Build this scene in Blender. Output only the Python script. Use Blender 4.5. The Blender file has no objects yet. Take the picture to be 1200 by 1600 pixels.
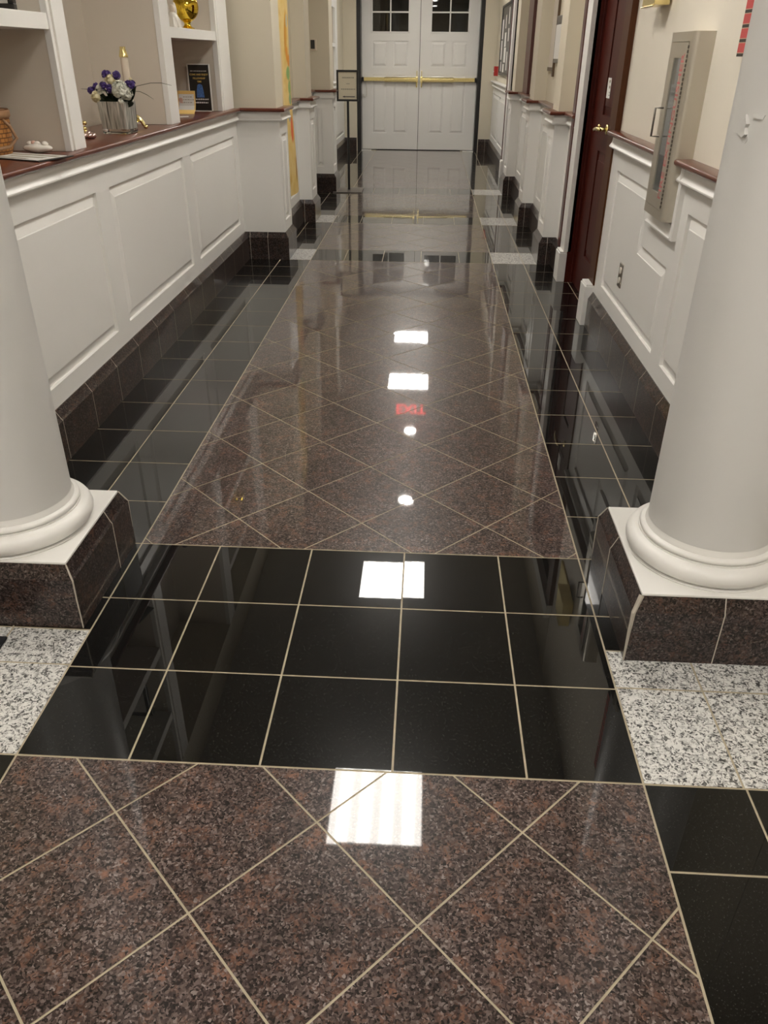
import bpy, bmesh, math, random
from mathutils import Vector, Matrix
random.seed(7)
SC = bpy.context.scene
COL = SC.collection
PI = math.pi
T = 0.305                      # floor tile module
H = 2.74                       # ceiling height

# ------------------------------------------------------------------ materials
def mat(name):
    m = bpy.data.materials.new(name); m.use_nodes = True
    nt = m.node_tree; b = nt.nodes['Principled BSDF']
    return m, nt, b
def N(nt, t, **kw):
    n = nt.nodes.new(t)
    for k, v in kw.items():
        if k in n.inputs.keys() if hasattr(n.inputs, 'keys') else False: n.inputs[k].default_value = v
        else: setattr(n, k, v)
    return n
def L(nt, a, b): nt.links.new(a, b)
def s2l(c):
    return tuple(((x/255)/12.92 if x/255 <= .04045 else ((x/255+.055)/1.055)**2.4) for x in c)
def rgb(*c): return (*s2l(c), 1)
def simple(name, col, rough=.5, metal=0, spec=.5, coat=0, coat_rough=.05, noise=0, nscale=8, bump=0, bscale=60, emit=None, estr=0):
    m, nt, b = mat(name)
    b.inputs['Base Color'].default_value = col
    b.inputs['Roughness'].default_value = rough; b.inputs['Metallic'].default_value = metal
    b.inputs['Specular IOR Level'].default_value = spec
    b.inputs['Coat Weight'].default_value = coat; b.inputs['Coat Roughness'].default_value = coat_rough
    tc = N(nt, 'ShaderNodeTexCoord')
    if noise:
        n = N(nt, 'ShaderNodeTexNoise'); n.inputs['Scale'].default_value = nscale; n.inputs['Detail'].default_value = 4
        L(nt, tc.outputs['Object'], n.inputs['Vector'])
        mx = N(nt, 'ShaderNodeMix', data_type='RGBA'); mx.blend_type = 'MULTIPLY'
        mr = N(nt, 'ShaderNodeMapRange'); mr.inputs['From Min'].default_value = .3; mr.inputs['From Max'].default_value = .7
        mr.inputs['To Min'].default_value = 1-noise; mr.inputs['To Max'].default_value = 1
        L(nt, n.outputs['Fac'], mr.inputs['Value'])
        mx.inputs[0].default_value = 1; mx.inputs[6].default_value = col
        L(nt, mr.outputs['Result'], mx.inputs[7]); L(nt, mx.outputs[2], b.inputs['Base Color'])
    if bump:
        n2 = N(nt, 'ShaderNodeTexNoise'); n2.inputs['Scale'].default_value = bscale; n2.inputs['Detail'].default_value = 3
        L(nt, tc.outputs['Object'], n2.inputs['Vector'])
        bp = N(nt, 'ShaderNodeBump'); bp.inputs['Strength'].default_value = bump; bp.inputs['Distance'].default_value = .002
        L(nt, n2.outputs['Fac'], bp.inputs['Height']); L(nt, bp.outputs['Normal'], b.inputs['Normal'])
    if emit:
        b.inputs['Emission Color'].default_value = emit; b.inputs['Emission Strength'].default_value = estr
    return m

def ramp(nt, stops, interp='LINEAR'):
    r = N(nt, 'ShaderNodeValToRGB'); r.color_ramp.interpolation = interp
    e = r.color_ramp.elements
    while len(e) > 1: e.remove(e[0])
    e[0].position = stops[0][0]; e[0].color = stops[0][1]
    for p, c in stops[1:]:
        x = e.new(p); x.color = c
    return r

def granite_brown(name, gain=1.0, coat=1.0, tile=True):
    m, nt, b = mat(name)
    tc = N(nt, 'ShaderNodeTexCoord'); vec = tc.outputs['Object']
    if tile:
        at = N(nt, 'ShaderNodeAttribute'); at.attribute_name = 'tile'
        ml = N(nt, 'ShaderNodeMath', operation='MULTIPLY'); ml.inputs[1].default_value = 37.0
        L(nt, at.outputs['Fac'], ml.inputs[0])
        va = N(nt, 'ShaderNodeVectorMath', operation='ADD'); L(nt, vec, va.inputs[0]); L(nt, ml.outputs[0], va.inputs[1])
        vec = va.outputs[0]
    # warp
    wn = N(nt, 'ShaderNodeTexNoise'); wn.inputs['Scale'].default_value = 90; wn.inputs['Detail'].default_value = 2; L(nt, vec, wn.inputs['Vector'])
    ws = N(nt, 'ShaderNodeVectorMath', operation='SCALE'); ws.inputs['Scale'].default_value = .014; L(nt, wn.outputs['Color'], ws.inputs[0])
    wa = N(nt, 'ShaderNodeVectorMath', operation='ADD'); L(nt, vec, wa.inputs[0]); L(nt, ws.outputs[0], wa.inputs[1])
    v1 = N(nt, 'ShaderNodeTexVoronoi'); v1.inputs['Scale'].default_value = 225; L(nt, wa.outputs[0], v1.inputs['Vector'])
    sep = N(nt, 'ShaderNodeSeparateColor'); L(nt, v1.outputs['Color'], sep.inputs[0])
    g = gain
    def c(r, gg, bb): return (r*g, gg*g, bb*g, 1)
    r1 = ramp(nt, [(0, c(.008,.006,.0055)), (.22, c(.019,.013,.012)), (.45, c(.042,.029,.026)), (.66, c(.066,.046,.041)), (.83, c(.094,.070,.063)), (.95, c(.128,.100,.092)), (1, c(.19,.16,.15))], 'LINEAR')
    L(nt, sep.outputs[0], r1.inputs[0])
    # orange-pink feldspar patches
    n2 = N(nt, 'ShaderNodeTexNoise'); n2.inputs['Scale'].default_value = 24; n2.inputs['Detail'].default_value = 5; n2.inputs['Roughness'].default_value = .65
    L(nt, vec, n2.inputs['Vector'])
    r2 = ramp(nt, [(.50, (0,0,0,1)), (.70, (1,1,1,1))]); L(nt, n2.outputs['Fac'], r2.inputs[0])
    gt = N(nt, 'ShaderNodeMath', operation='MULTIPLY'); L(nt, r2.outputs[0], gt.inputs[0])
    r3 = ramp(nt, [(.35, (0,0,0,1)), (.6, (1,1,1,1))]); L(nt, sep.outputs[1], r3.inputs[0]); L(nt, r3.outputs[0], gt.inputs[1])
    mx = N(nt, 'ShaderNodeMix', data_type='RGBA'); L(nt, gt.outputs[0], mx.inputs[0]); L(nt, r1.outputs[0], mx.inputs[6])
    mx.inputs[7].default_value = c(.155,.078,.052)
    # slow tone drift
    n3 = N(nt, 'ShaderNodeTexNoise'); n3.inputs['Scale'].default_value = 5; n3.inputs['Detail'].default_value = 3; L(nt, vec, n3.inputs['Vector'])
    mr = N(nt, 'ShaderNodeMapRange'); mr.inputs['From Min'].default_value = .3; mr.inputs['From Max'].default_value = .7
    mr.inputs['To Min'].default_value = .8; mr.inputs['To Max'].default_value = 1.2; L(nt, n3.outputs['Fac'], mr.inputs['Value'])
    m2 = N(nt, 'ShaderNodeMix', data_type='RGBA'); m2.blend_type = 'MULTIPLY'; m2.inputs[0].default_value = 1
    L(nt, mx.outputs[2], m2.inputs[6]); L(nt, mr.outputs['Result'], m2.inputs[7])
    L(nt, m2.outputs[2], b.inputs['Base Color'])
    b.inputs['Roughness'].default_value = .3; b.inputs['Specular IOR Level'].default_value = .14
    b.inputs['Coat Weight'].default_value = coat; b.inputs['Coat Roughness'].default_value = .028; b.inputs['Coat IOR'].default_value = 1.48
    return m
def granite_black(name):
    m, nt, b = mat(name)
    tc = N(nt, 'ShaderNodeTexCoord')
    v = N(nt, 'ShaderNodeTexVoronoi'); v.inputs['Scale'].default_value = 800; L(nt, tc.outputs['Object'], v.inputs['Vector'])
    sep = N(nt, 'ShaderNodeSeparateColor'); L(nt, v.outputs['Color'], sep.inputs[0])
    r = ramp(nt, [(0, (.0018,.0019,.0019,1)), (.8, (.0034,.0036,.0036,1)), (.97, (.008,.008,.008,1)), (1, (.028,.028,.027,1))]); L(nt, sep.outputs[0], r.inputs[0])
    L(nt, r.outputs[0], b.inputs['Base Color'])
    b.inputs['Roughness'].default_value = .24; b.inputs['Specular IOR Level'].default_value = .05
    b.inputs['Coat Weight'].default_value = 1; b.inputs['Coat Roughness'].default_value = .015; b.inputs['Coat IOR'].default_value = 1.47
    return m
def granite_white(name):
    m, nt, b = mat(name)
    tc = N(nt, 'ShaderNodeTexCoord')
    wn = N(nt, 'ShaderNodeTexNoise'); wn.inputs['Scale'].default_value = 70; L(nt, tc.outputs['Object'], wn.inputs['Vector'])
    ws = N(nt, 'ShaderNodeVectorMath', operation='SCALE'); ws.inputs['Scale'].default_value = .02; L(nt, wn.outputs['Color'], ws.inputs[0])
    wa = N(nt, 'ShaderNodeVectorMath', operation='ADD'); L(nt, tc.outputs['Object'], wa.inputs[0]); L(nt, ws.outputs[0], wa.inputs[1])
    v = N(nt, 'ShaderNodeTexVoronoi'); v.inputs['Scale'].default_value = 215; L(nt, wa.outputs[0], v.inputs['Vector'])
    sep = N(nt, 'ShaderNodeSeparateColor'); L(nt, v.outputs['Color'], sep.inputs[0])
    n = N(nt, 'ShaderNodeTexNoise'); n.inputs['Scale'].default_value = 60; n.inputs['Detail'].default_value = 3; L(nt, tc.outputs['Object'], n.inputs['Vector'])
    ad = N(nt, 'ShaderNodeMath', operation='ADD'); L(nt, sep.outputs[0], ad.inputs[0])
    mr = N(nt, 'ShaderNodeMapRange'); mr.inputs['From Min'].default_value = .3; mr.inputs['From Max'].default_value = .7; mr.inputs['To Min'].default_value = -.22; mr.inputs['To Max'].default_value = .22
    L(nt, n.outputs['Fac'], mr.inputs['Value']); L(nt, mr.outputs['Result'], ad.inputs[1])
    r = ramp(nt, [(.0, (.03,.03,.03,1)), (.14, (.10,.10,.095,1)), (.26, (.28,.27,.26,1)), (.40, (.42,.415,.40,1)), (.55, (.58,.575,.55,1)), (1, (.70,.69,.66,1))]); L(nt, ad.outputs[0], r.inputs[0])
    L(nt, r.outputs[0], b.inputs['Base Color'])
    b.inputs['Roughness'].default_value = .4; b.inputs['Coat Weight'].default_value = .8; b.inputs['Coat Roughness'].default_value = .05
    return m
def wood(name, c1, c2, rough=.3, coat=.6, scale=(1,1,1)):
    m, nt, b = mat(name)
    tc = N(nt, 'ShaderNodeTexCoord'); mp = N(nt, 'ShaderNodeMapping'); mp.inputs['Scale'].default_value = scale
    L(nt, tc.outputs['Object'], mp.inputs['Vector'])
    n = N(nt, 'ShaderNodeTexNoise'); n.inputs['Scale'].default_value = 12; n.inputs['Detail'].default_value = 5; n.inputs['Distortion'].default_value = .4
    L(nt, mp.outputs[0], n.inputs['Vector'])
    r = ramp(nt, [(.3, c1), (.7, c2)]); L(nt, n.outputs['Fac'], r.inputs[0]); L(nt, r.outputs[0], b.inputs['Base Color'])
    b.inputs['Roughness'].default_value = rough; b.inputs['Specular IOR Level'].default_value = .22; b.inputs['Coat Weight'].default_value = coat; b.inputs['Coat Roughness'].default_value = .12
    return m

M = {}
M['white'] = simple('white_paint', (.83,.815,.78,1), .35, spec=.5, noise=.03, nscale=2, bump=.04, bscale=40)
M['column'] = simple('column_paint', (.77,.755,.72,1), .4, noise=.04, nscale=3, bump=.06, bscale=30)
M['shaft'] = simple('column_paint_shaded', (.665,.655,.63,1), .4, noise=.04, nscale=3, bump=.06, bscale=30)  # same column paint, darkened since the shaft catches less light than the base
M['plaster'] = simple('warm_plaster', (.66,.60,.475,1), .6, noise=.04, nscale=2, bump=.08, bscale=180)
M['taupe'] = simple('taupe_plaster', (.66,.595,.505,1), .6, noise=.04, nscale=2, bump=.05, bscale=120)
M['ceil'] = simple('ceiling_white', (.76,.74,.70,1), .8, noise=.05, nscale=5)
M['lobby'] = simple('lobby_wall', (.62,.56,.46,1), .7, noise=.05)
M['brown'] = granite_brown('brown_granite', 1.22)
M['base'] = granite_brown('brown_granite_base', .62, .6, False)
M['black'] = granite_black('black_granite')
M['wgran'] = granite_white('white_granite')
M['grout'] = simple('tan_grout', (.42,.36,.255,1), .55, noise=.2, nscale=30)
M['grout_l'] = simple('pale_grout', (.48,.43,.36,1), .8, noise=.15, nscale=30)
M['mahog'] = wood('mahogany', (.085,.018,.009,1), (.14,.034,.015,1), .3, .45, (12,1.2,12))
M['cherry'] = wood('cherry_door_wood', (.040,.0035,.002,1), (.075,.009,.004,1), .45, .0, (10,10,1))
M['casing'] = wood('casing_wood', (.058,.018,.005,1), (.09,.030,.009,1), .45, .0, (10,10,1))
M['maroon'] = simple('maroon_strip', (.075,.014,.012,1), .4, coat=.3)
M['plaster_lit'] = simple('lit_plaster', (.80,.74,.63,1), .6, noise=.03, nscale=2, bump=.06, bscale=180)  # warm plaster again, lightened for the stronger light on the near right wall
M['steel'] = simple('brushed_steel', (.62,.58,.50,1), .38, .85, bump=.05, bscale=90)
M['dsteel'] = simple('grey_steel', (.22,.20,.18,1), .35, 1)
M['chrome'] = simple('chrome', (.45,.41,.37,1), .15, 1)
M['brass'] = simple('brass', (.86,.72,.34,1), .26, 1)
M['gold'] = simple('mirror_gold', (.80,.55,.06,1), .07, 1)
M['bronze'] = simple('dark_bronze', (.14,.095,.06,1), .4, .6)
M['blackm'] = simple('black_metal', (.010,.009,.009,1), .35, coat=.2)
M['rubber'] = simple('black_rubber', (.008,.008,.010,1), .8)
M['whitep'] = simple('white_paper', (.78,.76,.72,1), .6)
M['cream'] = simple('cream_wax', (.72,.62,.50,1), .45)
M['ivory'] = simple('ivory_ceramic', (.80,.76,.68,1), .25, coat=.5)
M['pinkc'] = simple('pink_ceramic', (.70,.45,.36,1), .35)
M['red'] = simple('red_plastic', (.36,.018,.015,1), .35, coat=.3)
M['redtext'] = simple('pink_red_lettering', (.62,.20,.19,1), .5)
M['ink'] = simple('printed_ink', (.12,.11,.10,1), .7)
M['inkl'] = simple('pale_printed_ink', (.36,.33,.25,1), .7)
M['dark'] = simple('dark_interior', (.02,.018,.016,1), .8)
M['yellowc'] = simple('yellow_card', (.85,.58,.20,1), .5)
M['bluep'] = simple('blue_print', (.10,.24,.62,1), .5, noise=.5, nscale=90)
M['poster'] = simple('black_poster', (.022,.020,.018,1), .35, coat=.2)
M['gtext'] = simple('gold_print', (.72,.50,.14,1), .5)
M['wtext'] = simple('white_print', (.75,.73,.70,1), .5)
M['signpaper'] = simple('sign_paper', (.74,.68,.53,1), .6)
M['purple'] = simple('purple_petal', (.075,.035,.21,1), .6, noise=.4, nscale=80)
M['wpetal'] = simple('white_petal', (.76,.76,.66,1), .6, noise=.15, nscale=60)
M['cpetal'] = simple('cream_petal', (.78,.70,.45,1), .6, noise=.2, nscale=60)
M['leaf'] = simple('dark_leaf', (.018,.03,.014,1), .45, noise=.4, nscale=40)
M['blade'] = simple('grass_blade', (.12,.12,.08,1), .5)
M['pinkm'] = simple('pink_metal', (.62,.47,.44,1), .18, 1)
M['silver'] = None
M['exitr'] = simple('exit_red', (.6,.02,.02,1), .5, emit=(1,.03,.03,1), estr=1.2)
M['exitw'] = simple('exit_face', (.06,.055,.05,1), .5)
M['spot'] = simple('spot_lamp', (1,1,1,1), .5, emit=(1,.95,.86,1), estr=45)
M['tube'] = simple('fluorescent_tube', (1,1,1,1), .5, emit=(1,.955,.885,1), estr=9)
M['diff'] = simple('troffer_diffuser', (.9,.9,.9,1), .5, emit=(1,.955,.885,1), estr=5.5)
# striped silver vase
m, nt, b = mat('silver_striped_glass')
tc = N(nt, 'ShaderNodeTexCoord'); mp = N(nt, 'ShaderNodeMapping'); mp.inputs['Scale'].default_value = (1,1,.05); L(nt, tc.outputs['Object'], mp.inputs['Vector'])
n = N(nt, 'ShaderNodeTexNoise'); n.inputs['Scale'].default_value = 75; n.inputs['Detail'].default_value = 2; L(nt, mp.outputs[0], n.inputs['Vector'])
r = ramp(nt, [(.30, (.10,.10,.09,1)), (.42, (.34,.33,.29,1)), (.5, (.62,.60,.55,1)), (.58, (.30,.31,.27,1)), (.7, (.75,.73,.68,1))]); L(nt, n.outputs['Fac'], r.inputs[0]); L(nt, r.outputs[0], b.inputs['Base Color'])
b.inputs['Metallic'].default_value = .55; b.inputs['Roughness'].default_value = .3; b.inputs['Coat Weight'].default_value = .5
M['silver'] = m
# clear glass
m, nt, b = mat('clear_glass')
b.inputs['Base Color'].default_value = (.95,.97,.95,1); b.inputs['Transmission Weight'].default_value = 1; b.inputs['Roughness'].default_value = .02; b.inputs['IOR'].default_value = 1.45
M['glass'] = m
m, nt, b = mat('dark_window_glass')
b.inputs['Base Color'].default_value = (.55,.56,.54,1); b.inputs['Transmission Weight'].default_value = 1; b.inputs['Roughness'].default_value = .01
M['wglass'] = m
m, nt, b = mat('cabinet_glass')
b.inputs['Base Color'].default_value = (.62,.64,.63,1); b.inputs['Transmission Weight'].default_value = .9; b.inputs['Roughness'].default_value = .02; b.inputs['Specular IOR Level'].default_value = .8
M['cglass'] = m
# basket weave
m, nt, b = mat('basket_weave')
tc = N(nt, 'ShaderNodeTexCoord'); 
br = N(nt, 'ShaderNodeTexBrick'); br.inputs['Scale'].default_value = 1
br.inputs['Color1'].default_value = (.52,.235,.062,1); br.inputs['Color2'].default_value = (.42,.18,.045,1); br.inputs['Mortar'].default_value = (.16,.06,.015,1)
br.inputs['Mortar Size'].default_value = .02; br.inputs['Brick Width'].default_value = .26; br.inputs['Row Height'].default_value = .14
L(nt, tc.outputs['UV'], br.inputs['Vector']); L(nt, br.outputs['Color'], b.inputs['Base Color'])
bp = N(nt, 'ShaderNodeBump'); bp.inputs['Strength'].default_value = .6; bp.inputs['Distance'].default_value = .004; L(nt, br.outputs['Fac'], bp.inputs['Height']); bp.invert = True; L(nt, bp.outputs['Normal'], b.inputs['Normal'])
b.inputs['Roughness'].default_value = .5
M['basket'] = m
M['leather'] = simple('leather_handle', (.36,.20,.10,1), .5, noise=.3, nscale=40)
# painted yellow banner: brush marks in object space (y along wall, z up), object origin at banner foot
m, nt, b = mat('painted_banner')
tc = N(nt, 'ShaderNodeTexCoord'); sp = N(nt, 'ShaderNodeSeparateXYZ'); L(nt, tc.outputs['Object'], sp.inputs[0])
nz = N(nt, 'ShaderNodeTexNoise'); nz.inputs['Scale'].default_value = 6; nz.inputs['Detail'].default_value = 3; L(nt, tc.outputs['Object'], nz.inputs['Vector'])
cur = ramp(nt, [(.3, (.74,.50,.13,1)), (.55, (.80,.60,.24,1)), (.75, (.66,.40,.08,1))]); L(nt, nz.outputs['Fac'], cur.inputs[0])
last = cur.outputs[0]
def blob(y, z, ry, rz, col, soft=.25):
    global last
    outs = []
    for o, c0, r0 in ((sp.outputs[1], y, ry), (sp.outputs[2], z, rz)):
        s = N(nt, 'ShaderNodeMath', operation='SUBTRACT'); L(nt, o, s.inputs[0]); s.inputs[1].default_value = c0
        d = N(nt, 'ShaderNodeMath', operation='DIVIDE'); L(nt, s.outputs[0], d.inputs[0]); d.inputs[1].default_value = r0
        p = N(nt, 'ShaderNodeMath', operation='MULTIPLY'); L(nt, d.outputs[0], p.inputs[0]); L(nt, d.outputs[0], p.inputs[1]); outs.append(p)
    a = N(nt, 'ShaderNodeMath', operation='ADD'); L(nt, outs[0].outputs[0], a.inputs[0]); L(nt, outs[1].outputs[0], a.inputs[1])
    mr = N(nt, 'ShaderNodeMapRange'); mr.inputs['From Min'].default_value = 1; mr.inputs['From Max'].default_value = 1-soft*2
    L(nt, a.outputs[0], mr.inputs['Value'])
    x = N(nt, 'ShaderNodeMix', data_type='RGBA'); L(nt, mr.outputs['Result'], x.inputs[0]); L(nt, last, x.inputs[6]); x.inputs[7].default_value = col
    last = x.outputs[2]
# (y relative to 5.45, z relative to .38)
blob(.27, 1.17, .045, .17, (.70,.38,.05,1)); blob(.36, .985, .06, .05, (.72,.28,.02,1)); blob(.30, 1.03, .03, .06, (.72,.28,.02,1)); blob(.255, 1.14, .012, .14, (.55,.22,.02,1))
blob(.33, .90, .07, .055, (.26,.42,.14,1)); blob(.36, .80, .06, .06, (.26,.40,.13,1)); blob(.36, .72, .055, .05, (.30,.42,.20,1)); blob(.30, 1.25, .02, .05, (.42,.50,.48,1))
blob(.30, .60, .03, .05, (.33,.38,.36,1)); blob(.36, .50, .05, .11, (.72,.15,.04,1)); blob(.45, .20, .025, .12, (.34,.13,.03,1)); blob(.52, .12, .02, .06, (.40,.18,.05,1))
blob(.10, .9, .08, .3, (.74,.56,.30,1)); blob(.28, 1.5, .03, .06, (.35,.10,.03,1))
L(nt, last, b.inputs['Base Color']); b.inputs['Roughness'].default_value = .8
M['banner'] = m
# tartan ribbon panel, stripes by height
m, nt, b = mat('red_black_stripes')
tc = N(nt, 'ShaderNodeTexCoord'); sp2 = N(nt, 'ShaderNodeSeparateXYZ'); L(nt, tc.outputs['Object'], sp2.inputs[0])
mm = N(nt, 'ShaderNodeMath', operation='MULTIPLY'); L(nt, sp2.outputs[2], mm.inputs[0]); mm.inputs[1].default_value = 1/.0405
fr = N(nt, 'ShaderNodeMath', operation='FRACT'); L(nt, mm.outputs[0], fr.inputs[0])
r = ramp(nt, [(0, (.035,.028,.02,1)), (.22, (.55,.38,.26,1)), (.28, (.56,.075,.07,1)), (.94, (.55,.38,.26,1))], 'CONSTANT'); L(nt, fr.outputs[0], r.inputs[0]); L(nt, r.outputs[0], b.inputs['Base Color'])
b.inputs['Roughness'].default_value = .7
M['tartan'] = m

# ------------------------------------------------------------------ mesh builder
ORG = {}
class MB:
    def __init__(s): s.v = []; s.f = []; s.m = []; s.uv = None
    def add(s, vs, fs, mi=0):
        o = len(s.v); s.v += [Vector(v) for v in vs]
        for f in fs: s.f.append([i+o for i in f]); s.m.append(mi)
    def box(s, x0, x1, y0, y1, z0, z1, mi=0, tf=None):
        vs = [Vector((x, y, z)) for z in (z0, z1) for y in (y0, y1) for x in (x0, x1)]
        if tf: vs = [tf @ v for v in vs]
        s.add(vs, [(0,2,3,1), (4,5,7,6), (0,1,5,4), (2,6,7,3), (0,4,6,2), (1,3,7,5)], mi)
    def prism(s, poly, o, u, w, n, d, mi=0):
        """polygon poly [(a,b)] in plane o + a*u + b*w, extruded d along n"""
        o, u, w, n = Vector(o), Vector(u), Vector(w), Vector(n)
        k = len(poly); vs = [o+u*a+w*b for a, b in poly] + [o+u*a+w*b+n*d for a, b in poly]
        s.add(vs, [tuple(range(k))[::-1], tuple(range(k, 2*k))] + [(i, (i+1) % k, (i+1) % k+k, i+k) for i in range(k)], mi)
    def lathe(s, c, prof, seg=48, mi=0, axis='z', cap=True):
        vs = []; fs = []
        for r, h in prof:
            for i in range(seg):
                a = 2*PI*i/seg; x, y = r*math.cos(a), r*math.sin(a)
                p = (x, y, h) if axis == 'z' else ((h, x, y) if axis == 'x' else (x, h, y))
                vs.append(Vector(c)+Vector(p))
        for j in range(len(prof)-1):
            for i in range(seg):
                k = (i+1) % seg
                fs.append((j*seg+i, j*seg+k, (j+1)*seg+k, (j+1)*seg+i))
        if cap:
            fs.append(tuple(range(seg))[::-1]); fs.append(tuple((len(prof)-1)*seg+i for i in range(seg)))
        s.add(vs, fs, mi)
    def tube(s, pts, r, seg=8, mi=0, closed=False):
        pts = [Vector(p) for p in pts]; n = len(pts); rings = []; vs = []; fs = []
        rr = r if isinstance(r, (list, tuple)) else [r]*n
        prev = None
        for i, p in enumerate(pts):
            a = pts[i-1] if (i > 0 or closed) else p; c = pts[(i+1) % n] if (i < n-1 or closed) else p
            t = (c-a).normalized()
            if prev is None:
                ref = Vector((0,0,1)) if abs(t.z) < .9 else Vector((1,0,0)); u = t.cross(ref).normalized()
            else: u = (prev - t*prev.dot(t)).normalized()
            prev = u; w = t.cross(u)
            for k in range(seg):
                an = 2*PI*k/seg; vs.append(p+u*math.cos(an)*rr[i]+w*math.sin(an)*rr[i])
        m_ = n if closed else n-1
        for i in range(m_):
            j = (i+1) % n
            for k in range(seg):
                q = (k+1) % seg; fs.append((i*seg+k, i*seg+q, j*seg+q, j*seg+k))
        if not closed:
            fs.append(tuple(range(seg))[::-1]); fs.append(tuple((n-1)*seg+k for k in range(seg)))
        s.add(vs, fs, mi)
    def ball(s, c, rx, ry, rz, mi=0, seg=16, rings=10, fn=None):
        vs = []; fs = []; c = Vector(c)
        for j in range(rings+1):
            th = PI*j/rings
            for i in range(seg):
                a = 2*PI*i/seg; d = Vector((math.sin(th)*math.cos(a), math.sin(th)*math.sin(a), math.cos(th)))
                k = fn(d) if fn else 1
                vs.append(c+Vector((d.x*rx*k, d.y*ry*k, d.z*rz*k)))
        for j in range(rings):
            for i in range(seg):
                q = (i+1) % seg; fs.append((j*seg+i, (j+1)*seg+i, (j+1)*seg+q, j*seg+q))
        s.add(vs, fs, mi)
    def sweep(s, pts, side, prof, mi=0, closed_prof=False):
        """profile [(d,z)] swept along plan polyline; d is measured to the `side` (+1 right of travel)"""
        n = len(pts); P = [Vector((p[0], p[1], 0)) for p in pts]; nor = []
        for i in range(n-1):
            t = (P[i+1]-P[i]).normalized(); nor.append(Vector((t.y, -t.x, 0))*side)
        mit = []
        for i in range(n):
            if i == 0: mit.append(nor[0])
            elif i == n-1: mit.append(nor[-1])
            else:
                a, c = nor[i-1], nor[i]; mit.append((a+c)/(1+a.dot(c)))
        k = len(prof); vs = []; fs = []
        for i in range(n):
            for d, z in prof: vs.append(P[i]+mit[i]*d+Vector((0,0,z)))
        kk = k if closed_prof else k-1
        for i in range(n-1):
            for j in range(kk):
                q = (j+1) % k; fs.append((i*k+j, i*k+q, (i+1)*k+q, (i+1)*k+j))
        if closed_prof:
            fs.append(tuple(range(k))[::-1]); fs.append(tuple((n-1)*k+j for j in range(k)))
        s.add(vs, fs, mi)
    def text(s, body, o, u, w, size, mi=0, lift=.0006, align='CENTER', bold=0):
        cu = bpy.data.curves.new('t', 'FONT'); cu.body = body; cu.size = size; cu.align_x = align; cu.align_y = 'CENTER'; cu.resolution_u = 2
        cu.offset = bold
        ob = bpy.data.objects.new('t', cu); COL.objects.link(ob)
        dg = bpy.context.evaluated_depsgraph_get(); me = bpy.data.meshes.new_from_object(ob.evaluated_get(dg))
        o, u, w = Vector(o), Vector(u), Vector(w); nn = u.cross(w)*lift
        s.add([o+u*v.co.x+w*v.co.y+nn for v in me.vertices], [tuple(p.vertices) for p in me.polygons], mi)
        bpy.data.objects.remove(ob); bpy.data.curves.remove(cu); bpy.data.meshes.remove(me)
    def build(s, name, mats, parent=None, origin=None, smooth=False, bevel=0, seg=2, fix=True, auto=None):
        if not isinstance(mats, (list, tuple)): mats = [mats]
        if parent is not None: org = ORG[parent.name]
        else: org = Vector(origin) if origin is not None else Vector((0,0,0))
        me = bpy.data.meshes.new(name)
        me.from_pydata([v-org for v in s.v], [], s.f)
        for q in mats: me.materials.append(M[q] if isinstance(q, str) else q)
        me.polygons.foreach_set('material_index', s.m)
        if fix:
            bm = bmesh.new(); bm.from_mesh(me); bmesh.ops.recalc_face_normals(bm, faces=bm.faces); bm.to_mesh(me); bm.free()
        if smooth:
            me.polygons.foreach_set('use_smooth', [True]*len(me.polygons))
            if auto: me.set_sharp_from_angle(angle=math.radians(auto))
        me.update()
        o = bpy.data.objects.new(name, me); COL.objects.link(o)
        if parent is not None: o.parent = parent
        else: o.location = org
        ORG[o.name] = org
        if bevel:
            bv = o.modifiers.new('bevel', 'BEVEL'); bv.width = bevel; bv.segments = seg; bv.limit_method = 'ANGLE'; bv.angle_limit = math.radians(40)
            bv.harden_normals = False
        return o

def tag(o, label=None, cat=None, group=None, kind=None):
    if label: o['label'] = label
    if cat: o['category'] = cat
    if group: o['group'] = group
    if kind: o['kind'] = kind
    return o
def thing(name, loc, label, cat, group=None):
    o = bpy.data.objects.new(name, None); COL.objects.link(o); o.location = loc; o.empty_display_size = .1
    ORG[o.name] = Vector(loc)
    return tag(o, label, cat, group)
def struct(o, label=None):
    return tag(o, label, None, None, 'structure')

# ------------------------------------------------------------------ plan
BASE_TOP = .203
LBAY = -1.36
Lpoly = [(LBAY, .95), (LBAY, 5.085), (-1.04, 5.085), (-1.04, 5.49), (-1.16, 5.49), (-1.16, 6.69), (-1.04, 6.69), (-1.04, 7.11),
         (-1.27, 7.11), (-1.27, 8.595), (-1.04, 8.595), (-1.04, 9.02), (LBAY, 9.02), (LBAY, 13.245), (-1.19, 13.245)]
RP = .908; RB = 1.012
Rseg1 = [(RB, .95), (RB, 3.49)]
Rseg2 = [(RB, 4.72), (RB, 5.08), (RP, 5.08), (RP, 5.49), (RB, 5.49), (RB, 6.70), (RP, 6.70), (RP, 7.11), (RB, 7.11), (RB, 8.60),
         (RP, 8.60), (RP, 9.02), (RB, 9.02), (RB, 9.18)]
Rseg3 = [(RB, 10.35), (RB, 13.245), (.85, 13.245)]

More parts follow.
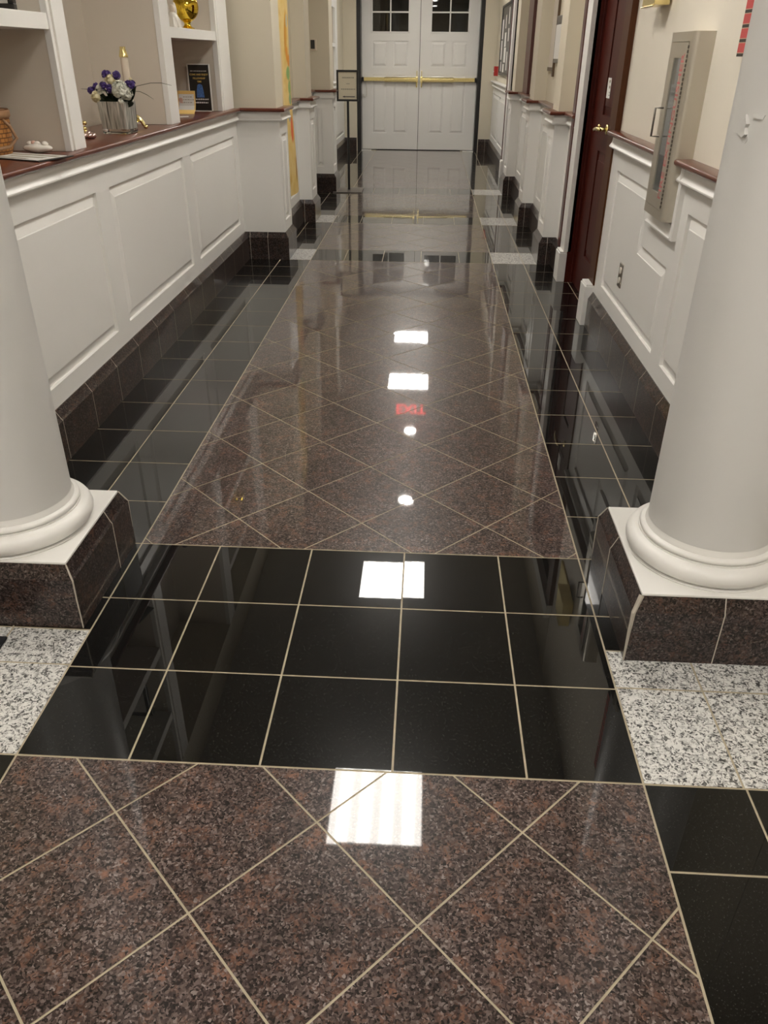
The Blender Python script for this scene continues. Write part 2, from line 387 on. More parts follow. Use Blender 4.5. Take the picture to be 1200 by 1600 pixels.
# ------------------------------------------------------------------ floor
def clip(poly, x0, x1, y0, y1):
    def cut(p, f, g):
        out = []
        for i in range(len(p)):
            a, c = p[i], p[(i+1) % len(p)]; fa, fc = f(a), f(c)
            if fa >= 0: out.append(a)
            if (fa >= 0) != (fc >= 0):
                t = fa/(fa-fc); out.append((a[0]+(c[0]-a[0])*t, a[1]+(c[1]-a[1])*t))
        return out
    for f in (lambda p: p[0]-x0, lambda p: x1-p[0], lambda p: p[1]-y0, lambda p: y1-p[1]):
        if len(poly) < 3: return []
        poly = cut(poly, f, None)
    return poly
fl = MB(); tiles = []
GAP = .0026
def put(poly, mi):
    if len(poly) < 3: return
    A = 0
    for i in range(len(poly)):
        a, c = poly[i], poly[(i+1) % len(poly)]; A += a[0]*c[1]-c[0]*a[1]
    if abs(A) < 2e-4: return
    if A < 0: poly = poly[::-1]
    cx = sum(p[0] for p in poly)/len(poly); cy = sum(p[1] for p in poly)/len(poly)
    tx, ty = random.gauss(0, .0009), random.gauss(0, .0009)
    n = len(poly)
    top = [(x, y, (x-cx)*tx+(y-cy)*ty) for x, y in poly]
    fl.add(top, [tuple(range(n))], mi); tiles.append(random.random())
    o = len(fl.v)-n
    fl.v += [Vector((x, y, -.004)) for x, y in poly]
    for i in range(n):
        j = (i+1) % n; fl.f.append([o+i, o+n+i, o+n+j, o+j]); fl.m.append(3); tiles.append(0)
def rect(x0, x1, y0, y1, mi):
    g = GAP; put([(x0+g, y0+g), (x1-g, y0+g), (x1-g, y1-g), (x0+g, y1-g)], mi)
XL, XR = -.874, .565
XC = -.1545
def diag(y0, y1, ny, size, x0=XL, x1=XR):
    d = size*math.sqrt(2)/2; k = d-GAP*1.2
    for i in range(-8, 9):
        for j in range(-60, 60):
            if (i+j) % 2: continue
            cx, cy = XC+i*d, ny+d+j*d
            if cy < y0-d or cy > y1+d: continue
            # cell centre sits half a diagonal above a node
            put(clip([(cx, cy-k), (cx+k, cy), (cx, cy+k), (cx-k, cy)], x0+GAP, x1-GAP, y0+GAP, y1-GAP), 0)
Y0, Y1 = 0.0, .911
diag(-3.0, Y0, -.143, T*1.0084)
diag(Y1, 5.09, 1.09, T); diag(5.49, 6.70, 1.09, T); diag(7.11, 8.60, 1.09, T); diag(9.02, 13.6, 1.09, T)
# black cross band
xs = [XL, -.61, -.305, 0, .305, XR]
ys = [0, .305, .61, Y1]
for a in range(5):
    for c in range(3): rect(xs[a], xs[a+1], ys[c], ys[c+1], 1)
for yb0, yb1 in ((5.09, 5.49), (6.70, 7.11), (8.60, 9.02)):
    for a in range(5): rect(xs[a], xs[a+1], yb0, yb1, 1)
# black strips
def rows(y0, y1, ph):
    k0 = math.floor((y0-ph)/T); out = [y0]; k = k0
    while ph+k*T <= y0+.02: k += 1
    while ph+k*T < y1-.02: out.append(ph+k*T); k += 1
    return out+[y1]
for side, cols in ((1, [XR, .806, 1.07, 1.4]), (-1, [-1.42, -1.115, XL])):
    segs = [(Y1, 5.09), (5.49, 6.70), (7.11, 8.60), (9.02, 13.35)]
    for y0, y1 in segs:
        rr = rows(y0, y1, 1.486 if side > 0 else 1.4976)
        for a in range(len(rr)-1):
            for c in range(len(cols)-1): rect(cols[c], cols[c+1], rr[a], rr[a+1], 1)
    for yb0, yb1 in ((5.09, 5.49), (6.70, 7.11), (8.60, 9.02)):
        if side > 0: rect(XR, .806, yb0, yb1, 2); rect(.806, .93, yb0, yb1, 2); rect(.93, 1.4, yb0, yb1, 1)
        else: rect(-1.06, XL, yb0, yb1, 2); rect(-1.42, -1.06, yb0, yb1, 1)
    # beside the band: short black strip then white granite
    sgn = (lambda x: x) if side > 0 else (lambda x: 2*XC-x)
    def R2(x0, x1, y0, y1, mi):
        a, c = sgn(x0), sgn(x1); rect(min(a, c), max(a, c), y0, y1, mi)
    for y0, y1 in ((.457, .61), (.61, Y1)): R2(XR, .79, y0, y1, 1); R2(.79, 1.4, y0, y1, 1)
    for x0, x1 in ((XR, .787), (.787, 1.092), (1.092, 1.397), (1.397, 1.702), (1.702, 2.007), (2.007, 2.312), (2.312, 2.617), (2.617, 2.922), (2.922, 3.2)):
        R2(x0, x1, 0, .311, 2); R2(x0, x1, .311, .457, 2)
        if x0 > 1.3: R2(x0, x1, .457, .95, 2)
    rr = [-.2184-T*k for k in range(10)][::-1]+[0.0]
    for a in range(len(rr)-1):
        for x0, x1 in ((XR, .792), (.792, 1.097), (1.097, 1.402), (1.402, 1.707)): R2(x0, x1, rr[a], rr[a+1], 1)
        for k in range(5): R2(1.707+k*T, 1.707+(k+1)*T, rr[a], rr[a+1], 2)
for k in range(22): rect(-3.3+k*T, -3.3+(k+1)*T, -4.6, -3.27, 2)
rect(XL, XR, -3.27, -3.0, 1)
fl.add([(-3.4,-4.7,-.0014), (3.4,-4.7,-.0014), (3.4,15,-.0014), (-3.4,15,-.0014)], [(0,1,2,3)], 3); tiles.append(0)
fl.box(-3.4, 3.4, -4.7, 15, -.12, -.005, 3); tiles += [0]*6
floor = struct(fl.build('floor', ['brown', 'black', 'wgran', 'grout'], fix=False), 'polished granite floor with brown diagonal tiles between black borders')
at = floor.data.attributes.new('tile', 'FLOAT', 'FACE'); at.data.foreach_set('value', tiles)

# ------------------------------------------------------------------ raised panels in a wall face
def panel_wall(mb, o, u, n, s0, s1, z0, z1, panels, mi=0, depth=.014, bev=.046):
    """wall sheet o + s*u + z*up, facing n. panels: list of lists of rects (s0,s1,z0,z1); one list = one panel (union of rects sharing an L shape)"""
    o, u, n = Vector(o), Vector(u), Vector(n); up = Vector((0,0,1))
    rects = [r for p in panels for r in p]
    ss = sorted({s0, s1, *[r[0] for r in rects], *[r[1] for r in rects]}); zz = sorted({z0, z1, *[r[2] for r in rects], *[r[3] for r in rects]})
    P = lambda s, z, d=0: o+u*s+up*z+n*d
    for a in range(len(ss)-1):
        for c in range(len(zz)-1):
            ms, mz = (ss[a]+ss[a+1])/2, (zz[c]+zz[c+1])/2
            if any(r[0] < ms < r[1] and r[2] < mz < r[3] for r in rects): continue
            mb.add([P(ss[a], zz[c]), P(ss[a+1], zz[c]), P(ss[a+1], zz[c+1]), P(ss[a], zz[c+1])], [(0,1,2,3)], mi)
    for p in panels:
        if len(p) == 1:
            a, b_, c, d = p[0]; poly = [(a,c), (b_,c), (b_,d), (a,d)]
        else: poly = p_poly(p)
        k = len(poly)
        # orientation counter-clockwise, inset with mitre
        A = sum(poly[i][0]*poly[(i+1) % k][1]-poly[(i+1) % k][0]*poly[i][1] for i in range(k))
        if A < 0: poly = poly[::-1]
        def inset(d):
            out = []
            for i in range(k):
                p0, p1, p2 = Vector(poly[i-1]), Vector(poly[i]), Vector(poly[(i+1) % k])
                t1, t2 = (p1-p0).normalized(), (p2-p1).normalized(); n1, n2 = Vector((-t1.y, t1.x)), Vector((-t2.y, t2.x))
                out.append(p1+(n1+n2)/(1+n1.dot(n2))*d)
            return out
        rings = [(0, 0), (.001, -depth), (.006, -depth), (bev, -.002), (bev+.002, .0015)]
        vs = []; fs = []
        for d, h in rings: vs += [P(q[0], q[1], h) for q in inset(d)]
        for j in range(len(rings)-1):
            for i in range(k): fs.append((j*k+i, j*k+(i+1) % k, (j+1)*k+(i+1) % k, (j+1)*k+i))
        fs.append(tuple((len(rings)-1)*k+i for i in range(k)))
        mb.add(vs, fs, mi)
def p_poly(p):   # L shape: big lower rect p[0], upper rect p[1]
    a, b_, c, d = p[0]; e, f, g, h = p[1]
    return [(a,c), (b_,c), (b_,h), (e,h), (e,d), (a,d)]
PZ0, PZ1 = .282, .89
WD = -.028

# sheet of wainscot along a polyline with panels per edge
def wainscot(mb, poly, side, panels, mi=0, z0=.17, z1=1.046):
    n = len(poly); P = [Vector((p[0], p[1], 0)) for p in poly]; nor = []
    for i in range(n-1):
        t = (P[i+1]-P[i]).normalized(); nor.append(Vector((t.y, -t.x, 0))*side)
    off = []
    for i in range(n):
        if i == 0: q = nor[0]
        elif i == n-1: q = nor[-1]
        else: q = (nor[i-1]+nor[i])/(1+nor[i-1].dot(nor[i]))
        off.append(P[i]+q*WD)
    for i in range(n-1):
        u = (off[i+1]-off[i]); ln = u.length; u = u/ln
        pl = [[(r[0]-(off[i]-Vector((0,0,0))).dot(u), r[1]-(off[i]).dot(u), r[2], r[3]) for r in p] for p in panels.get(i, [])]
        panel_wall(mb, off[i], u, nor[i], 0, ln, z0, z1, pl, mi)

BASEPROF = [(-.05, -.001), (0, -.001), (0, .164), (-.006, .172), (-.024, BASE_TOP), (-.05, BASE_TOP)]
MOULD = [(-.03, .984), (-.012, .984), (-.004, .986), (.000, .991), (.000, .996), (-.005, 1.002), (-.011, 1.011), (-.014, 1.022), (-.015, 1.034), (-.015, 1.0455), (-.03, 1.0455)]
CAP = [(-.055, 1.046), (.014, 1.046), (.019, 1.050), (.021, 1.057), (.019, 1.064), (.014, 1.068), (-.055, 1.068)]
UPW = [(-.05, 1.06), (-.05, H), (-.10, H), (-.10, 1.06)]

# ---- left
w = MB()
pl = {1: [], 2: [[(5.175, 5.40, PZ0, PZ1)]], 4: [[(5.60, 6.58, PZ0, PZ1)]], 6: [[(6.785, 7.015, PZ0, PZ1)]], 8: [[(7.25, 8.45, PZ0, PZ1)]], 10: [[(8.69, 8.925, PZ0, PZ1)]]}
pl[0] = [[(1.095, 2.285, PZ0, PZ1)], [(2.445, 3.637, PZ0, PZ1)], [(3.795, 4.983, PZ0, PZ1)]]
pl[9] = [[(-1.255, -1.185, PZ0, PZ1)]]
pl[12] = [[(9.2, 10.35, PZ0, PZ1)], [(10.5, 11.72, PZ0, PZ1)], [(11.88, 13.08, PZ0, PZ1)]]
wainscot(w, Lpoly[:14], 1, pl, 1)
Lup = [(-1.84, 5.085), (-1.04, 5.085), (-1.04, 5.49), (-1.16, 5.49), (-1.16, 6.69), (-1.04, 6.69), (-1.04, 7.11), (-1.27, 7.11), (-1.27, 8.595), (-1.04, 8.595), (-1.04, 9.02), (-1.84, 9.02)]
w.sweep(Lup, 1, UPW, 0, True)
w.box(-1.88, -1.79, .95, 5.3, 1.0, H, 2); w.box(-1.88, -1.79, 8.9, 13.4, 1.0, H, 2)
w.box(-1.79, -1.385, .95, 5.135, 2.42, H, 0); w.box(-1.79, -1.385, 8.97, 13.28, 2.42, H, 0)
w.box(-1.79, -1.395, 12.34, 13.28, 1.06, 2.42, 0)
w.box(-1.88, -1.36, .86, .948, .0, H, 0)
wall_left = struct(w.build('wall_left', ['plaster', 'white', 'taupe']), 'left corridor wall with white panelled wainscot and pilasters')
def baseboard(name, polys, side, joints, label):
    b = MB()
    for p in polys: b.sweep(p, side, BASEPROF, 0, True)
    for (x, y), nx, ny in joints:      # thin grout strip across the tile face
        e = .0016; tx, ty = -ny, nx
        def q(s, d, z): return (x+tx*s+nx*d, y+ty*s+ny*d, z)
        vs = []
        for s in (-e, e):
            for d, z in ((.0006, 0), (.0006, .1645), (-.0054, .1726), (-.0234, BASE_TOP+.0006)): vs.append(q(s, d, z))
        b.add(vs, [(0,1,5,4), (1,2,6,5), (2,3,7,6)], 1)
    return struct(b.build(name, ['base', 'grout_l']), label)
J = []
y = .905
while y < 5.0:
    if y > .95: J.append(((LBAY, y), 1, 0))
    y += T
J += [((-1.205, 5.085), 0, -1), ((-1.345, 5.085), 0, -1), ((-1.04, 5.29), 1, 0), ((-1.16, 5.85), 1, 0), ((-1.16, 6.15), 1, 0), ((-1.16, 6.45), 1, 0), ((-1.143, 6.69), 0, -1)]
for k in range(14): J.append(((LBAY, 9.2+k*T), 1, 0))
bl = baseboard('baseboard_left', [Lpoly], 1, J, 'brown granite base tiles along the left wall')
J = []
y = 1.23
while y < 3.45: J.append(((RB, y), -1, 0)); y += T
J += [((.965, 6.70), 0, -1), ((.972, 5.08), 0, -1), ((.972, 8.60), 0, -1), ((.962, 13.245), 0, -1)]
for y in (5.8, 6.1, 6.4, 7.4, 7.7, 8.0, 8.3): J.append(((RB, y), -1, 0))
for k in range(10): J.append(((RB, 10.5+k*T), -1, 0))
br_ = baseboard('baseboard_right', [Rseg1, Rseg2, Rseg3], -1, J, 'brown granite base tiles along the right wall')

t = MB(); t.sweep(Lpoly[:14], 1, MOULD, 0, True); struct(t.build('trim_1', 'white', smooth=True, auto=28), 'white crown moulding under the left wooden cap')
t = MB(); t.sweep([(LBAY-.0, 5.085)]+Lpoly[2:12], 1, CAP, 0, True); struct(t.build('trim_2', 'mahog', smooth=True, auto=40), 'mahogany cap on the left pilasters')

# ---- right
w = MB()
pl = {0: [[(1.05, 1.996, PZ0, PZ1)], [(2.150, 3.322, PZ0, .652), (2.605, 3.322, .652, PZ1)]]}
wainscot(w, Rseg1, -1, pl, 1)
pl = {2: [[(5.17, 5.40, PZ0, PZ1)]], 4: [[(5.6, 6.59, PZ0, PZ1)]], 6: [[(6.79, 7.02, PZ0, PZ1)]], 8: [[(7.22, 8.49, PZ0, PZ1)]], 10: [[(8.69, 8.93, PZ0, PZ1)]]}
wainscot(w, Rseg2, -1, pl, 1)
wainscot(w, Rseg3[:2], -1, {0: [[(10.5, 11.72, PZ0, PZ1)], [(11.88, 13.0, PZ0, PZ1)]]}, 1)
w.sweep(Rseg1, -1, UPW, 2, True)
for p in (Rseg2, Rseg3[:2]): w.sweep(p, -1, UPW, 0, True)
w.box(1.06, 1.3, 3.49, 4.74, 2.22, H, 0); w.box(1.06, 1.3, 9.18, 10.35, 2.22, H, 0)
w.box(1.062, 1.45, .86, .948, 0, H, 0)
wall_right = struct(w.build('wall_right', ['plaster', 'white', 'plaster_lit']), 'right corridor wall with white panelled wainscot and pilasters')
CY0, CY1 = 2.14, 2.462      # fire cabinet span
t = MB()
for p in ([(RB, .95), (RB, CY0-.002)], [(RB, CY1+.002), (RB, 3.488)], Rseg2, Rseg3[:2]): t.sweep(p, -1, MOULD, 0, True)
# moulding turned down around the cabinet
xm = RB-WD
pr = [(.004, .0), (.056, .0), (.056, .020), (.052, .027), (.046, .028), (.040, .023), (.028, .016), (.014, .013), (.004, .013)]   # (outward, proud of wall)
path = [(CY0, 1.046), (CY0, .826), (CY1, .826), (CY1, 1.046)]; dirs = [(-1, 0), (-1, -1), (1, -1), (1, 0)]
vs = []; k = len(pr)
for (yy, zz), (dy, dz) in zip(path, dirs):
    for o_, d_ in pr: vs.append((xm-d_, yy+dy*o_, zz+dz*o_))
t.add(vs, [(i*k+q, i*k+(q+1) % k, (i+1)*k+(q+1) % k, (i+1)*k+q) for i in range(3) for q in range(k)]+[tuple(range(k))[::-1], tuple(3*k+q for q in range(k))], 0)
struct(t.build('trim_3', 'white', smooth=True, auto=28), 'white crown moulding under the right wooden cap and round the cabinet')
t = MB()
for p in ([(RB, .95), (RB, CY0-.002)], [(RB, CY1+.002), (RB, 3.488)], Rseg2): t.sweep(p, -1, CAP, 0, True)
struct(t.build('trim_4', 'mahog', smooth=True, auto=40), 'mahogany cap on the right wall and pilasters')
t = MB(); t.sweep(Rseg3[:2], -1, CAP, 0, True); struct(t.build('trim_5', 'white', smooth=True, auto=40), 'white cap on the wall below the bulletin board')

# ---- far wall, ceiling, lobby behind the camera
w = MB()
w.box(-1.9, -1.18, 13.28, 13.62, 0, H, 0); w.box(.842, 1.45, 13.28, 13.62, 0, H, 0); w.box(-1.18, .842, 13.28, 13.62, 2.44, H, 0)
w.box(-2.2, 2.2, 14.9, 15.0, 0, H, 1); w.box(-2.3, -2.2, 13.62, 15.0, 0, H, 1); w.box(2.2, 2.3, 13.62, 15, 0, H, 1)
w.box(-2.2, -1.9, 13.52, 13.62, 0, H, 1); w.box(1.45, 2.2, 13.52, 13.62, 0, H, 1)
struct(w.build('wall_back', ['plaster', 'dark']), 'far end wall around the double doors')
w = MB(); w.box(-3.4, 3.4, -4.7, 15.0, H, H+.1); struct(w.build('ceiling', 'ceil'), 'white corridor ceiling')
w = MB()
w.box(-3.4, 3.4, -4.7, -4.6, 0, H); w.box(-3.4, -3.3, -4.6, .95, 0, H); w.box(3.3, 3.4, -4.6, .95, 0, H)
w.box(-3.3, -1.885, .86, .95, 0, H); w.box(1.455, 3.3, .86, .95, 0, H)
struct(w.build('wall_front', ['lobby']), 'lobby walls around the corridor mouth')

# ------------------------------------------------------------------ columns
def column(cx, cy, x0, x1, y0, y1, label, name):
    r = thing(name, (cx, cy, 0), label, 'column', 'columns at the corridor mouth')
    p = MB(); i = .019
    def ring(d, z): return [(x0+d, y0+d, z), (x1-d, y0+d, z), (x1-d, y1-d, z), (x0+d, y1-d, z)]
    vs = ring(0, .0003)+ring(0, .162)+ring(.005, .171)+ring(i, .203)
    fs = [(j*4+k, j*4+(k+1) % 4, (j+1)*4+(k+1) % 4, (j+1)*4+k) for j in range(3) for k in range(4)]+[(3,2,1,0), (12,13,14,15)]
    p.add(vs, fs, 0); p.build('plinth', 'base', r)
    g = MB()
    e = .0035
    for (a, c, dx, dy) in ((x0, y0, -1, -1), (x1, y0, 1, -1), (x0, y1, -1, 1), (x1, y1, 1, 1)):
        wob = [random.uniform(-.0015, .0015) for _ in range(5)]
        rad = [e*.5, e*.6, e*.7, e*.8, e*.6] if (a, c) != (x0, y0) or cx < 0 else [.0025, .0045, .006, .006, .007]
        g.tube([(a-dx*.001+wob[0], c-dy*.001, .001), (a-dx*.001+wob[1], c-dy*.001, .09), (a-dx*.001, c-dy*.001+wob[2], .162), (a-dx*.006, c-dy*.006+wob[3], .173), (a-dx*i, c-dy*i, .204)], rad, 6)
    xm = (x0+x1)/2-.01; ym = y0+T
    for pts in ([(xm, y0, 0), (xm, y0, .163), (xm, y0+.005, .1715), (xm, y0+i, .2035)], [(x0, ym, 0), (x0, ym, .163), (x0+.005, ym, .1715), (x0+i, ym, .2035)], [(x1, ym, 0), (x1, ym, .163), (x1-.005, ym, .1715), (x1-i, ym, .2035)]):
        if cx < 0 and pts[0][0] == xm: continue
        g.tube(pts, .0016, 6)
    tag(g.build('grout_joint', 'grout_l', r), 'pale grout lines between the plinth tiles', kind=None)
    s = MB(); s.box(x0+i+.001, x1-i-.001, y0+i+.001, y1-i-.001, .195, .209); s.build('plinth_top', 'column', r, bevel=.002)
    R = .216
    prof = [(R-.006, .209), (R-.004, .212)]+[(R-.028+.028*math.cos(a), .240+.028*math.sin(a)) for a in [math.radians(-80+20*k) for k in range(9)]]
    prof += [(R-.030, .268), (R-.030, .272)]+[(R-.040+.008*math.cos(a), .279+.008*math.sin(a)) for a in [math.radians(-70+28*k) for k in range(6)]]
    prof += [(R-.046, .288), (.170, .290), (.167, .296), (.165, .305)]
    s = MB(); s.lathe((cx, cy, 0), prof, 96); s.build('base_moulding', 'column', r, smooth=True, auto=50)
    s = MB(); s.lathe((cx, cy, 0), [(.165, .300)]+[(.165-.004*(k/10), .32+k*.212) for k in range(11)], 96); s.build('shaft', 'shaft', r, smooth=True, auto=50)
    s = MB(); s.lathe((cx, cy, 0), [(.161, 2.44), (.171, 2.45), (.175, 2.46), (.171, 2.47), (.161, 2.475), (.161, 2.52), (.17, 2.54), (.195, 2.575), (.20, 2.60)], 96)
    s.box(cx-.22, cx+.22, cy-.22, cy+.22, 2.60, H); s.build('capital', 'column', r, smooth=True, auto=40)
    return r
colL = column(-1.141, .688, -1.381, -.896, .463, .914, 'white round column on brown granite plinth, beside the long mahogany counter', 'column')
colR = column(.848, .667, .607, 1.097, .42, .913, 'white round column with a torn paint patch, beside the steel fire cabinet', 'column')
# torn paint flap on the right column
s = MB(); cx, cy = .848, .667; rr = .1632
def cpt(a, z, d=0): return (cx+(rr+d)*math.cos(a), cy+(rr+d)*math.sin(a), z)
a0 = 3.50
def flake(pts, d0=.0015):
    vs = [cpt(a0+a*1.7, z, d0+dd) for a, z, dd in pts]+[cpt(a0+a*1.7, z, -.002) for a, z, dd in pts]; k = len(pts)
    s.add(vs, [tuple(range(k))]+[(i, i+k, (i+1) % k+k, (i+1) % k) for i in range(k)], 0)
flake([(-.10, 1.272, .0), (-.04, 1.268, .002), (.00, 1.266, .006), (.03, 1.272, .009), (.015, 1.285, .007), (.03, 1.292, .010), (.0, 1.302, .006), (-.02, 1.309, .003), (-.06, 1.300, .001), (-.10, 1.285, .0)])
flake([(.05, 1.304, .003), (.10, 1.302, .002), (.14, 1.302, .001), (.15, 1.310, .001), (.10, 1.309, .001), (.05, 1.309, .003)])
flake([(.02, 1.255, .0), (.04, 1.262, .001), (.035, 1.272, .002), (.02, 1.268, .001)], .0008)
flake([(-.16, 1.274, .0), (-.10, 1.270, .001), (-.03, 1.266, .001), (-.03, 1.268, .001), (-.10, 1.273, .001)], .001)
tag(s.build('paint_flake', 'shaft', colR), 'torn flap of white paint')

# ------------------------------------------------------------------ counter and built-in shelves on the left
t = MB()
t.sweep([(LBAY, .95), (LBAY, 5.06)], 1, [(-.42, 1.046), (.014, 1.046), (.019, 1.050), (.021, 1.057), (.019, 1.064), (.014, 1.068), (-.42, 1.068)], 0, True)
tag(t.build('countertop', 'mahog', origin=(LBAY-.2, 3, 1.046), smooth=True, auto=40), 'long polished mahogany counter on the left, holding the flower vase', 'counter')
t = MB(); t.sweep([(LBAY, 9.05), (LBAY, 13.25)], 1, [(-.42, 1.046), (.014, 1.046), (.021, 1.057), (.014, 1.068), (-.42, 1.068)], 0, True)
tag(t.build('countertop', 'white', origin=(LBAY-.2, 11, 1.046), smooth=True, auto=40), 'white counter ledge under the far recessed shelves, behind the sign stand', 'counter')
XF = -1.385; XB = -1.7902; ZC = 1.0685
bk = thing('bookcase', (XB+.2, 3.0, ZC), 'white built-in bookcase with open bays on the mahogany counter', 'bookcase')
def upright(y0, y1, bead, nm='upright'):
    s = MB(); s.box(XB, XF-.012, y0+.004, y1-.004, ZC, 2.42, 1)
    if bead:
        s.box(XF-.022, XF+.004, y0, y0+.022, ZC, 2.42, 0); s.box(XF-.03, XF, y0+.052, y1, ZC, 2.42, 0)
    else: s.box(XF-.03, XF, y0, y1, ZC, 2.42, 0)
    return s.build('upright', ['white', 'taupe'], bk, bevel=.0015)
upright(2.10, 2.262, True); upright(3.50, 3.665, False)
s = MB(); s.box(XB, XF-.02, 4.704, 5.05, ZC, 2.42, 1); s.box(XF-.03, XF+.004, 4.70, 4.725, ZC, 2.42, 0); s.box(XF-.03, XF-.006, 4.725, 4.77, ZC, 2.42, 0); s.box(XF-.03, XF, 4.77, 5.06, ZC, 2.42, 0)
s.build('upright', ['white', 'taupe'], bk, bevel=.0015)
for y0, y1 in ((.955, 2.104), (3.662, 4.704)):
    for z in (1.482, 1.98):
        s = MB(); s.box(XB, XF-.002, y0, y1, z, z+.052); s.build('shelf', 'white', bk, bevel=.0015)
bk2 = thing('bookcase', (XB+.2, 11.5, ZC), 'white recessed shelves at the far left, behind the sign stand', 'bookcase')
s = MB()
for y0, y1 in ((9.12, 11.16), (12.03, 12.335)): s.box(XF-.03, XF, y0, y1, ZC, 2.42, 0); s.box(XB, XF-.03, y0+(.0 if y0 > 10 else 1.9), y1, ZC, 2.42, 1)
s.box(XF-.03, XF, 11.16, 12.03, 1.99, 2.42, 0); s.build('face_frame', ['white', 'taupe'], bk2, bevel=.0015)
s = MB(); s.box(XB, XF-.002, 11.16, 12.03, 1.51, 1.555); s.build('shelf', 'white', bk2, bevel=.0015)

# ------------------------------------------------------------------ cherry doors on the right
def cherry(n, y0, y1, name):
    """door opening y0..y1; white far casing, stained near casing, recessed leaf at x=1.10"""
    f = MB()
    f.box(1.030, 1.066, y0-.155, y0, .24, 2.12, 0); f.box(1.036, 1.30, y0-.03, y0, 0, 2.12, 0)
    o = struct(f.build(name, 'casing', origin=(1.06, (y0+y1)/2, 0), bevel=.003), 'dark cherry panelled door recessed in the right wall')
    f = MB(); f.box(1.041, 1.30, y1, y1+.03, 0, 2.12, 0); f.box(1.06, 1.30, y0, y1, 2.12, 2.2, 0); f.box(1.085, 1.1, y1-.012, y1, 0, 2.12, 0); f.build('jamb', 'cherry', o, bevel=.002)
    f = MB(); f.box(1.014, 1.066, y1, y1+.17, .21, 2.2, 0); f.box(1.014, 1.066, y0-.155, y1+.17, 2.12, 2.24, 0); tag(f.build('casing', 'white', o, bevel=.003), 'white casing board')
    f = MB(); f.box(1.007, 1.066, y1+.17, y1+.265, .21, 2.2, 0); tag(f.build('backband', 'maroon', o, bevel=.003), 'maroon edge strip')
    f = MB()
    for a, c, h in ((y0-.155, y0-.002, .245), (y1, y1+.165, .212)):
        f.box(.986, 1.042, a, c, .0005, h-.012); f.box(.992, 1.042, a+.004, c-.004, h-.012, h)
    tag(f.build('plinth_block', 'white', o, bevel=.003), 'white plinth blocks at the foot of the casing')
    f = MB()
    panel_wall(f, (1.10, y1, 0), (0,-1,0), (-1,0,0), 0, y1-y0, .004, 2.11,
        [[(.31, .79, .25, .90)], [(.31, .79, 1.10, 1.95)]], 0, .012, .05)
    f.box(1.115, 1.145, y0, y1, .004, 2.11)
    f.build('leaf', 'cherry', o)
    h = MB(); yh = y0+.36; z = 1.035
    h.lathe((1.0, yh, z), [(.026, .086), (.028, .092), (.028, .099)], 20, axis='x')
    h.tube([(1.10, yh, z), (1.045, yh, z)], .011, 10); h.ball((1.048, yh+.02, z+.018), .009, .011, .010)
    h.tube([(1.045, yh-.03, z), (1.043, yh+.02, z+.002), (1.042, yh+.09, z-.002), (1.044, yh+.15, z-.010), (1.05, yh+.18, z-.022)], [.009, .011, .010, .008, .005], 10)
    tag(h.build('handle', 'brass', o, smooth=True), 'brass lever handle')
    return o
d3 = cherry(3, 3.645, 4.55, 'door_1')
d4 = cherry(4, 9.335, 10.09, 'door_4')
s = MB(); s.box(1.0965, 1.0975, 4.085, 4.185, 1.195, 1.302, 0)
for z, y in ((1.285, 4.12), (1.255, 4.11)): s.box(1.0958, 1.0965, y-.015, y+.02, z-.008, z+.006, 1)
for z, y in ((1.226, 4.105), (1.212, 4.105)): s.box(1.0958, 1.0965, y-.008, y+.004, z-.004, z+.004, 2)
tag(s.build('door_notice', ['whitep', 'inkl', 'ink'], origin=(1.097, 4.135, 1.195)), 'small white paper notice stuck on the cherry door above its lever', 'notice')

